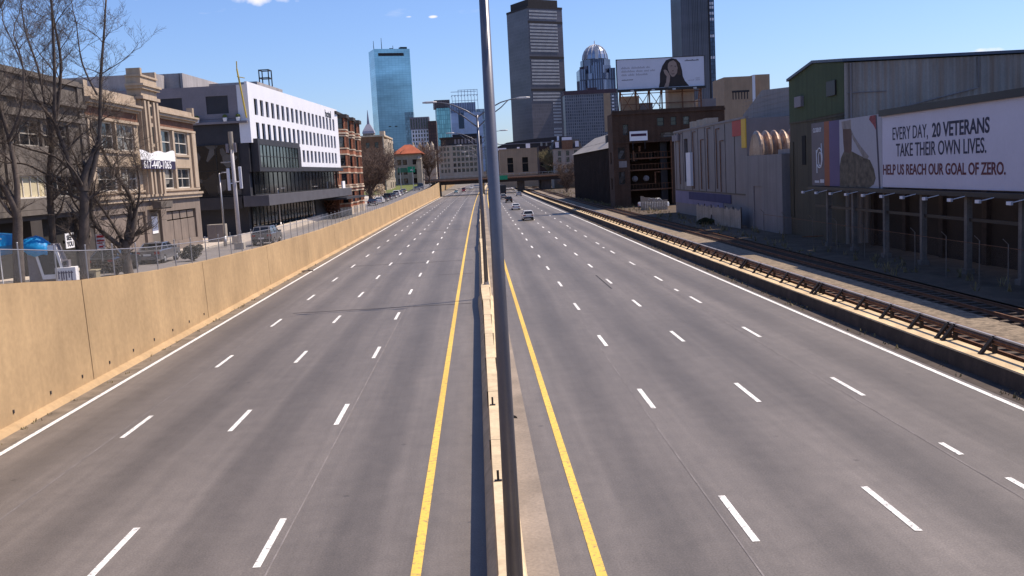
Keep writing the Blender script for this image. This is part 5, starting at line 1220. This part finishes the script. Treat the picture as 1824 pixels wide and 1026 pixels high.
car('sedan_car', 'white car seen beyond the overpass on the left carriageway', 'car', -2.4, 560, 0, 180, 'white', 'suv', G1, False)
car('red_truck', 'dark red truck seen through the opening under the overpass', 'truck', -6.0, 485, 0, 180, 'red', 'van', G1, False)
car('sedan_car', 'teal car low in the opening under the overpass', 'car', -9.3, 462, 0, 180, 'teal', 'sedan', G1, False)
G2 = 'cars parked on the frontage street'
for i, (x, y, c, k, l) in enumerate(((-21.4, 201, 'navy', 'sedan', 'navy car, first of the parked row beside the brick apartment house'), (-21.0, 211.5, 'white', 'sedan', 'white car parked second in the row on the frontage street'), (-21.0, 222, 'black', 'sedan', 'black car parked third in the row, behind the white car'), (-21.0, 232, 'navy', 'suv', 'dark blue SUV parked fourth in the row'), (-21.0, 246, 'grey', 'sedan', 'dark grey car parked fifth in the row'), (-21.0, 258, 'white', 'suv', 'white SUV parked in the far half of the row'), (-21.2, 272, 'silver', 'sedan', 'silver car parked near the far end of the row'), (-21.5, 290, 'beige', 'sedan', 'beige car at the far end of the parked row'))):
    car('suv_car' if k == 'suv' else 'sedan_car', l, 'car', x, y, zs(y), 0, c, k, G2, False)
car('blue_van', 'dark blue van on the frontage street near the overpass', 'van', -19.0, 335, zs(335), 8, 'blue', 'van', None, False); car('sedan_car', 'dark blue car driving behind the blue van on the frontage street', 'car', -19.2, 318, zs(318), 8, 'navy', 'sedan', None, False)
car('sedan_car', 'grey car behind the fence at the foot of the cell mast', 'car', -19.2, 88.5, zs(88.5), 0, 'grey', 'suv', None)
car('sedan_car', 'dark car parked behind the leaning foreground tree', 'car', -23.0, 61.5, zs(61.5), 0, 'black', 'sedan', None); car('sedan_car', 'dark grey car parked by the door of the terracotta building', 'car', -23.0, 70.0, zs(70), 0, 'grey', 'sedan', None)
car('pickup_truck', 'white pickup parked in shade at the foot of the brown factory', 'pickup', 31.6, 172, .62, -62, 'white', 'pickup')

# ------------------------------------------------------------------ street furniture on the left
def street_lamp(x, y, h, label):
    t = thing('street_lamp', label, 'street lamp', (x, y, zs(y)+.1), 0, 'grey street lamps in front of the hotel')
    w = MB(); w.tube([(0, 0, 0), (0, 0, .9)], .16, 10); w.tube([(0, 0, .9), (0, 0, h)], [.10, .065], 10); w.build('pole', M['steel'], t, smooth=True)
    w = MB(); w.tube([(0, 0, h-.05), (.25, 0, h)], .04, 6); w.loft([[(xx, q*ww, h+zz) for q, zz in ((-1, 0), (1, 0), (.6, .09), (-.6, .09))] for xx, ww in ((.2, .1), (.45, .17), (.85, .1))]); w.build('lamp_head', M['steel'], t)
for x, y, h, l in ((-22.6, 87, 6.5, 'slim street lamp left of the cell mast'), (-23.45, 116, 4.9, 'street lamp in front of the hotel lobby glass'), (-23.1, 138, 4.8, 'street lamp left of the russet bush'), (-23.1, 155, 4.7, 'street lamp by the hotel canopy, nearest the brick apartment house')): street_lamp(x, y, h, l)
M['mastc'] = mat('pale mast paint', (.50, .47, .48), .5, .1, 1, 8, bmp=0)
cm = thing('cell_mast', 'pale cell mast with grey antenna panels standing behind the retaining wall fence', 'mast', (-20.3, 82.8, zs(82.8)))
w = MB(); w.tube([(0, 0, 0), (0, 0, 9.85)], [.19, .14], 16); w.build('pole', M['mastc'], cm, smooth=True)
w = MB(); w.tube([(0, 0, 8.4), (0, 0, 9.9)], .2, 14); w.build('top_cover', M['limestone'], cm)
for dx, z, l in ((-.42, 5.0, 1.85), (.58, 5.1, 1.85), (-.32, 8.15, .75), (.32, 8.15, .8)):
    w = MB(); w.box(dx-.12, dx+.12, -.25, -.1, z, z+l); w.box(min(0, dx), max(0, dx), -.1, 0, z+l*.3, z+l*.3+.08); w.build('antenna_panel', M['hwhite'] if l > 1 else M['hgrey'], cm, bevel=.03)
w = MB(); w.tube([(-.75, -.1, 7.35), (-.1, -.05, 7.4)], .04, 6); w.box(-.95, -.55, -.2, 0, 7.32, 7.42); w.build('lamp_arm', M['steel'], cm)
w = MB(); w.box(-.4, .4, -.35, .35, 0, .55); w.build('base_block', M['conc'], cm)
ub = thing('utility_cabinet', 'big pale utility cabinet beside the terracotta building', 'cabinet', (-25.6, 96, zs(96)+.1)); w = MB(); w.box(-.85, .85, -.5, .5, 0, 1.75); w.build('cabinet_body', M['limestone'], ub, bevel=.03)
w = MB(); w.box(-.8, -.03, -.53, -.5, .15, 1.65); w.box(.03, .8, -.53, -.5, .15, 1.65); w.build('cabinet_door', M['greypan'], ub)
pl_ = thing('planter_wall', 'long low pale planter wall along the hotel forecourt', 'planter', (-23.0, 92, zs(92)))
w = MB(); 
for y in sts(0, 70, 14)[:-1]: w.box(-.25, .25, y, y+4.98, zs(92+y)-zs(92)-.1, zs(92+y)-zs(92)+.75)
w.build('planter_body', M['walk'], pl_)

M['blue'] = mat('blue tarpaulin', (.012, .27, .60), .5, .12, 2, 10, bmp=.2)
ks = thing('covered_kiosk', 'leaning kiosk with a white frame, dark panel and a bright blue tarpaulin on top', 'kiosk', (-21.9, 50, zs(50)), R(12))
w = MB(); w.prism([(-1.1, 0), (.75, 0), (.75, .4), (.3, 2.0), (-1.1, 2.0)], 'y', .15, 1.3); w.build('kiosk_body', M['hgrey'], ks)
def lean(x, z): return (x-.2*(z-.3), z)
w = MB()
for (x0, x1, za, zb_) in ((-.45, .65, .25, .48), (-.45, .65, 1.72, 1.95), (-.45, -.33, .48, 1.72), (.53, .65, .48, 1.72)): w.loft([[(*lean(x, z)[:1], y, z) for x, z in ((x0, za), (x1, za), (x1, zb_), (x0, zb_))] for y in (-.02, .14)])
w.build('white_frame', M['whitep'], ks)
w = MB(); w.loft([[(lean(x, z)[0], y, z) for x, z in ((-.33, .48), (.53, .48), (.53, 1.72), (-.33, 1.72))] for y in (.03, .1)]); w.build('dark_panel', M['plastic'], ks)
w = MB(); rg = []; rnd = random.Random(8)
for i in range(9):
    x = -1.25+i*.145; s_ = math.sin(i/8*math.pi); rg.append([(x, q*.7+.45, 1.98+zz*(.35+.28*s_)+rnd.uniform(-.05, .05)-.03*i) for q, zz in ((-.95, -.6), (-1, .2), (-.5, .85), (.1, 1), (.7, .7), (1, -.4))])
w.loft(rg); w.build('tarpaulin', M['blue'], ks, smooth=True)
ct = thing('canopy_tent', 'blue canopy tent at the left edge behind the fence', 'tent', (-24.3, 50, zs(50)))
w = MB()
for x in (-2.2, .35):
    for y in (-.9, .9): w.tube([(x, y, 0), (x, y, 2.3)], .03, 6)
w.tube([(-.6, -.9, 3.0), (.5, -.9, 2.45)], .035, 6); w.build('tent_frame', M['whitep'], ct)
w = MB(); rg = [[(-2.4, -1.1, 2.2), (.45, -1.1, 2.1), (.45, 1.1, 2.1), (-2.4, 1.1, 2.2)], [(-2.2, -.9, 2.5), (.5, -.8, 2.62), (.5, .8, 2.62), (-2.2, .9, 2.5)], [(-1.4, -.2, 2.9), (-.6, -.2, 2.8), (-.6, .2, 2.8), (-1.4, .2, 2.9)]]
w.loft([[(-2.4, -1.1, 1.75), (.1, -1.1, 1.6), (.1, 1.1, 1.6), (-2.4, 1.1, 1.75)]]+rg); w.build('canopy_cloth', M['blue'], ct)
tb = thing('covered_table', 'small table with a white lettered cloth behind the fence', 'table', (-21.25, 50.3, zs(50)), R(8))
w = MB(); w.box(-.5, .5, -.3, .3, 0, .8); w.build('table_cloth', M['whitep'], tb, bevel=.02)
w = MB()
for x, h in ((-.36, .4), (-.22, .5), (-.12, .44), (0, .5), (.14, .36), (.26, .5)): w.box(x, x+.055, -.315, -.301, .62-h, .62); w.box(x, x+.11, -.315, -.301, .5, .56)
w.build('illegible_lettering', mat('blue ink', (.03, .025, .10), .6, .1), tb)
bx_ = thing('speaker_box', 'small dark and white box on the lettered table', 'speaker', (-21.25, 50.3, zs(50)+.805)); w = MB(); w.box(-.2, .2, -.15, .15, 0, .36); w.build('case', M['hgrey'], bx_, bevel=.02); w = MB(); w.tube([(0, -.15, .2), (0, -.18, .2)], .1, 12); w.build('cone', M['plastic'], bx_)
yl = thing('balloon', 'small yellow ball on the lettered table beside the fence post', 'balloon', (-21.68, 50.25, zs(50)+.9)); w = MB(); w.ball((0, 0, .12), .13, .13, .15, 12, 8); w.build('ball', mat('bright yellow', (.62, .60, .05), .4, .05), yl, smooth=True)
w = MB(); w.tube([(0, 0, -.1), (0, 0, 0)], .01, 4); w.build('string', M['whitep'], yl)
cr8 = thing('storage_crate', 'low beige crate right of the lettered table', 'crate', (-20.45, 51.2, zs(51))); w = MB(); w.box(-.42, .42, -.3, .3, 0, .5); w.box(-.46, .46, -.34, .34, .5, .58); w.build('crate_body', mat('beige crate', (.27, .23, .15), .8, .15), cr8, bevel=.02); w = MB(); w.box(-.3, .3, -.33, -.301, .12, .4); w.build('crate_panel', M['olive'], cr8)
s1 = thing('sign_board', 'white board reading SEE YOU on the dark shopfront', 'sign', (-25.9, 61.6, 5.05), R(90)); w = MB(); w.box(0, 1.25, 0, .05, 0, .95); w.build('board', M['whitep'], s1); text('SEE', .42, M['darkmetal'], s1, (.15, -.01, .52), (R(90), 0, 0), bold=.015, sx=1.2); text('YOU', .42, M['darkmetal'], s1, (.15, -.01, .12), (R(90), 0, 0), bold=.015, sx=1.1)
w = MB(); w.box(.5, .6, .05, .4, .3, .5); w.build('bracket', M['darkmetal'], s1)
s2 = thing('parking_sign', 'red and white parking sign on a thin post before the grey shutters', 'sign', (-22.2, 57.6, zs(57.6)), R(20)); w = MB(); w.tube([(0, 0, 0), (0, 0, 2.5)], .03, 6); w.build('post', M['steel'], s2)
w = MB(); w.box(-.24, .24, -.06, -.03, 1.55, 2.4); w.build('plate', M['whitep'], s2); rd = mat('sign red', (.45, .03, .035), .5, .05); w = MB(); w.box(-.2, .2, -.075, -.061, 2.2, 2.34); w.box(-.2, .2, -.075, -.061, 1.98, 2.08); w.box(-.2, .1, -.075, -.061, 1.85, 1.91); w.box(-.12, .12, -.075, -.061, 1.62, 1.72); w.pieces('illegible_lettering', rd, s2)

# ------------------------------------------------------------------ bare trees: main limbs laid out, then branches and twigs grown from them
def grow(mb, p, d, ln, r, depth, rnd, droop=0.0, minr=.012):
    pts = [p.copy()]; rad = [r]; n = 4 if depth > 0 else 3
    for i in range(n):
        d = (d+Vector((rnd.uniform(-.32, .32), rnd.uniform(-.32, .32), rnd.uniform(-.22, .30)-droop))).normalized()
        pts.append(pts[-1]+d*ln/n); rad.append(max(minr*.7, r*(1-.75*(i+1)/n)))
    mb.tube(pts, rad, 5 if depth > 1 else (4 if depth == 1 else 3), cap=False)
    if depth > 0:
        for i in range(1, n+1):
            for k in range(1 if rnd.random() < (.75 if depth > 1 else .45) else 2):
                a = rnd.uniform(0, 6.28); side = Vector((math.cos(a), math.sin(a), rnd.uniform(-.1, .7))).normalized()
                grow(mb, pts[i], (d*.75+side).normalized(), ln*rnd.uniform(.42, .68), max(minr, rad[i]*.62), depth-1, rnd, droop, minr)
def smooth_path(pts, rads):
    P_ = [Vector(p) for p in pts]; out, ro = [], []
    for i in range(len(P_)-1):
        a, b_, c, d = P_[max(i-1, 0)], P_[i], P_[i+1], P_[min(i+2, len(P_)-1)]
        for k in range(4):
            t = k/4; out.append(.5*((2*b_)+(c-a)*t+(2*a-5*b_+4*c-d)*t*t+(3*b_-a-3*c+d)*t**3)); ro.append(rads[i]+(rads[i+1]-rads[i])*t)
    return out+[P_[-1]], ro+[rads[-1]]
def bare_tree(name, label, base, limbs, seed, depth=3, every=2, ln=2.2, mt=None, group=None, start=.3, minr=.008, cat='tree', thin=1.0):
    rnd = random.Random(seed); t = thing(name, label, cat, base, 0, group); mt = mt or M['bark']
    tr_, tw_ = MB(), MB()
    for pts, r0, r1 in limbs:
        n = len(pts); path, rad = smooth_path(pts, [r0+(r1-r0)*i/(n-1) for i in range(n)])
        rad = [q*thin for q in rad]; tr_.tube(path, rad, 9, cap=True)
        for i in range(int(len(path)*start), len(path), every):
            d = (path[min(i+1, len(path)-1)]-path[i-1]).normalized()
            for k in range(2):
                a = rnd.uniform(0, 6.28); s_ = Vector((math.cos(a), math.sin(a), rnd.uniform(0, .6))).normalized()
                grow(tw_, path[i], (d*.6+s_).normalized(), ln*rnd.uniform(.6, 1.25), max(minr, rad[i]*.42), depth-1, rnd, 0, minr)
        grow(tw_, path[-1], (path[-1]-path[-2]).normalized(), ln*1.1, r1, depth-1, rnd, 0, minr)
    tr_.build('trunk', mt, t, smooth=True); tw_.build('crown', mt, t, smooth=True); return t
def rel(base, pts): return [(p[0]-base[0], p[1]-base[1], p[2]-base[2]) for p in pts]
FG = 'bare foreground trees on the left'
# the tree at the fence with its low fork
B0 = (-19.45, 54, 3.8); y = 54
L_ = [([(-19.45, 54, 3.7), (-19.52, 54, 4.6), (-19.5, 54, 5.4), (-19.3, 54, 5.9)], .33, .25),
      ([(-19.55, 54, 5.2), (-20.05, 53.8, 5.75), (-20.75, 53.6, 6.55), (-21.0, 53.5, 7.4), (-20.9, 53.5, 8.3), (-21.2, 53.4, 9.6)], .17, .08),
      ([(-19.5, 54, 5.3), (-20.0, 54.3, 6.3), (-20.6, 54.5, 7.3), (-21.2, 54.6, 8.2)], .13, .05),
      ([(-19.35, 54, 5.6), (-18.95, 54, 6.5), (-18.85, 54.2, 7.6), (-19.35, 54.3, 8.7), (-19.95, 54.4, 9.7), (-20.5, 54.5, 11.0)], .21, .06),
      ([(-18.9, 54, 6.9), (-18.4, 53.8, 8.2), (-18.3, 53.6, 9.6), (-18.6, 53.4, 10.8)], .09, .03)]
bare_tree('bare_tree', 'bare tree with a low fork right behind the wall fence, rightmost of the foreground trees', B0, [(rel(B0, p), a, c) for p, a, c in L_], 4, 4, 3, 1.6, group=FG, start=.35, minr=.006, thin=.85)
k = .83; sc = lambda x, z: (x*k, 8.34+(z-8.34)*k)
def ln3(yy, pts, j=0): return [(x*yy/62, yy+j*i, 8.34+(z-8.34)*yy/62) for i, (x, z) in enumerate(pts)]
yy = 51; B0 = (-20.6, yy, 3.95)
bz = (-25.1, 2.9)
L_ = [(ln3(yy, [bz, (-24.95, 5.5), (-24.7, 7.6), (-24.6, 8.6)]), .38, .30),
      (ln3(yy, [(-24.6, 8.3), (-25.1, 9.7), (-25.44, 11.44), (-25.7, 13.0), (-25.35, 15.9), (-25.05, 19.2), (-24.9, 21.5)], -.15), .21, .06),
      (ln3(yy, [(-24.6, 8.3), (-23.95, 10.0), (-23.5, 12.0), (-23.1, 15.8), (-22.75, 18.3), (-22.5, 20.5)], .2), .20, .05),
      (ln3(yy, [(-25.2, 9.9), (-26.2, 10.8), (-27.6, 11.3), (-29.2, 11.8), (-31, 11.9)], .1), .10, .03),
      (ln3(yy, [(-25.6, 12.5), (-27, 14.5), (-27.8, 17), (-28.6, 19.2)], .1), .10, .03),
      (ln3(yy, [(-23.2, 14.5), (-24, 16.5), (-24.2, 19.0)], .2), .08, .03)]
bare_tree('bare_tree', 'tallest bare tree at the left, its trunk splitting into two upright limbs', B0, [(rel(B0, p), a, c) for p, a, c in L_], 9, 4, 3, 2.1, group=FG, start=.3, minr=.006, thin=.72)
yy = 53.5; B0 = (-22.9, yy, 3.9)
def ln4(yy, y0, pts, j=0): return [(x*yy/y0, yy+j*i, 8.34+(z-8.34)*yy/y0) for i, (x, z) in enumerate(pts)]
L_ = [(ln4(yy, 61, [(-26.6, 2.9), (-26.45, 5.5), (-26.36, 7.5), (-26.24, 9.4), (-25.75, 12.1)]), .30, .20),
      (ln4(yy, 61, [(-25.75, 12.1), (-25.15, 14.1), (-24.7, 16.5), (-24.8, 18.8), (-24.9, 21)], -.1), .16, .05),
      (ln4(yy, 61, [(-25.9, 11.6), (-26.07, 13.5), (-26.4, 16.2), (-27.0, 18.4), (-27.2, 20.5)], .2), .13, .04),
      (ln4(yy, 61, [(-26.2, 9.6), (-27.6, 10.4), (-29.0, 10.6), (-30.6, 11.3)], .1), .09, .03), (ln4(yy, 61, [(-26.3, 9.0), (-25.2, 10.0), (-24.0, 10.2), (-22.6, 9.4)], -.2), .09, .03)]
bare_tree('bare_tree', 'bare tree with one straight dark trunk, standing left of the tallest tree', B0, [(rel(B0, p), a, c) for p, a, c in L_], 21, 4, 3, 2.1, group=FG, start=.4, minr=.006, thin=.7)
yy = 47; B0 = (-21.9, yy, 4.1)
L_ = [(ln4(yy, 64, [(-30.2, 2.6), (-30.0, 5.5), (-29.85, 7.4), (-30.4, 9.0), (-31.2, 10.4), (-32.5, 12.5)]), .32, .12),
      (ln4(yy, 64, [(-29.85, 7.4), (-29.7, 9.0), (-29.8, 10.6), (-30.0, 12.4), (-30.4, 14.3), (-30.6, 17.2), (-30.2, 20)], .1), .19, .05),
      (ln4(yy, 64, [(-29.9, 12), (-28.8, 14), (-28.3, 16.5), (-28.6, 18.6)], -.1), .08, .03), (ln4(yy, 64, [(-30.4, 14), (-32, 16), (-33, 18.5)], .1), .09, .03)]
bare_tree('bare_tree', 'dark forked bare tree at the very left edge by the blue canopy', B0, [(rel(B0, p), a, c) for p, a, c in L_], 33, 4, 3, 2.0, group=FG, start=.35, minr=.006, thin=.85)

def simple_limbs(h, spread, r, seed, n=7, trunk=.28):
    rnd = random.Random(seed); out = [([(0, 0, -.3), (rnd.uniform(-.1, .1), 0, h*trunk*.6), (rnd.uniform(-.2, .2), 0, h*trunk)], r, r*.7)]
    for i in range(n):
        a = i*6.28/n+rnd.uniform(-.3, .3); q = spread*rnd.uniform(.5, 1); z0 = h*trunk*rnd.uniform(.75, 1.0); up = rnd.uniform(.75, 1.0)
        out.append(([(0, 0, z0), (math.cos(a)*q*.35, math.sin(a)*q*.35, h*(trunk+.2)), (math.cos(a)*q*.75, math.sin(a)*q*.75, h*.7*up), (math.cos(a)*q, math.sin(a)*q, h*.92*up)], r*.5, r*.12))
    return out
FT = 'bare trees along the far frontage street'
for x, y, h, sp, lab, sd_, tk in ((-24.6, 226, 9.0, 4.2, 'bushy bare brown tree in front of the brown apartment house, nearest of the thicket', 3, .2), (-26.5, 248, 10, 4.6, 'bare brown tree in the thicket behind the parked cars', 5, .22), (-27.0, 280, 10.5, 4.2, 'bare brown tree at the far side of the thicket, against the bay front', 8, .22), (-17.4, 372, 14.5, 6.3, 'round spreading bare tree above the end of the retaining wall', 12, .26)):
    bare_tree('bare_tree', lab, (x, y, zs(y)+.1), simple_limbs(h, sp, .3, sd_, 9, tk), sd_, 3, 2, 3.0, M['bark2'], FT, .3, .035)
bare_tree('small_bare_tree', 'scrubby bare tree beside the tracks, left of the ribbed warehouse', (31, 330, .6), simple_limbs(9, 3.5, .18, 41, 7, .15), 41, 3, 2, 2.4, M['bark2'], None, .2, .035)
bare_tree('small_bare_tree', 'pale bare tree on the overpass in front of the tan stone block', (32.5, 424, 4.5), simple_limbs(11, 4, .2, 43, 7, .2), 43, 3, 2, 2.6, mat('olive twigs', (.20, .17, .09), .9, .2), None, .2, .04)

def leaf_bush(name, label, base, rx, rz_, n, col, seed, size=.16, cat='bush'):
    rnd = random.Random(seed); t = thing(name, label, cat, base); w = MB()
    cl = [(rnd.uniform(-.7, .7)*rx, rnd.uniform(-.7, .7)*rx, rz_*rnd.uniform(.35, 1.5), rnd.uniform(.3, .55)) for _ in range(12)]
    for i in range(n):
        c = cl[rnd.randrange(12)]; v = Vector((rnd.gauss(0, 1), rnd.gauss(0, 1), rnd.gauss(0, 1))).normalized()*rnd.uniform(.6, 1)*c[3]
        p = Vector((c[0]+v.x*rx, c[1]+v.y*rx, max(.05, c[2]+v.z*rz_))); a = Vector((rnd.gauss(0, 1), rnd.gauss(0, 1), rnd.gauss(0, 1))).normalized()*size; b_ = a.cross(Vector((rnd.gauss(0, 1), rnd.gauss(0, 1), 1))).normalized()*size*.6
        w.quad(p-a, p-b_, p+a, p+b_)
    w.build('foliage', mat(name+' leaves', col, .85, .4, 1.2, 6, bmp=0), t)
    w = MB()
    for i in range(6): c = cl[i]; w.tube([(0, 0, -.1), (c[0]*.5, c[1]*.5, c[2]*.5), (c[0], c[1], c[2])], [.06, .04, .015], 5)
    w.build('stem', M['bark2'], t)
leaf_bush('russet_bush', 'russet leaved bush in front of the hotel canopy', (-23.9, 148, zs(148)+.1), 2.6, 2.0, 2600, (.17, .075, .045), 2)
leaf_bush('pale_bush', 'pale blossoming bush behind the parked cars, left of the bay front', (-24.0, 236, zs(236)+.1), 2.6, 2.2, 1800, (.55, .45, .33), 6)
leaf_bush('dark_shrub', 'dark round shrub behind the fence below the terracotta building', (-20.3, 69.2, zs(69)+.1), .9, .62, 1600, (.05, .045, .035), 7, .09)
leaf_bush('dark_shrub', 'low dark shrub beside the fence left of the leaning tree trunk', (-21.0, 56.3, zs(56)+.1), 1.1, .45, 1500, (.045, .035, .03), 10, .09)
leaf_bush('dark_shrub', 'dark shrub growing through the hole in the sheet metal fence', (28.6, 120.2, .55), 1.0, .5, 1200, (.05, .055, .025), 17, .1)
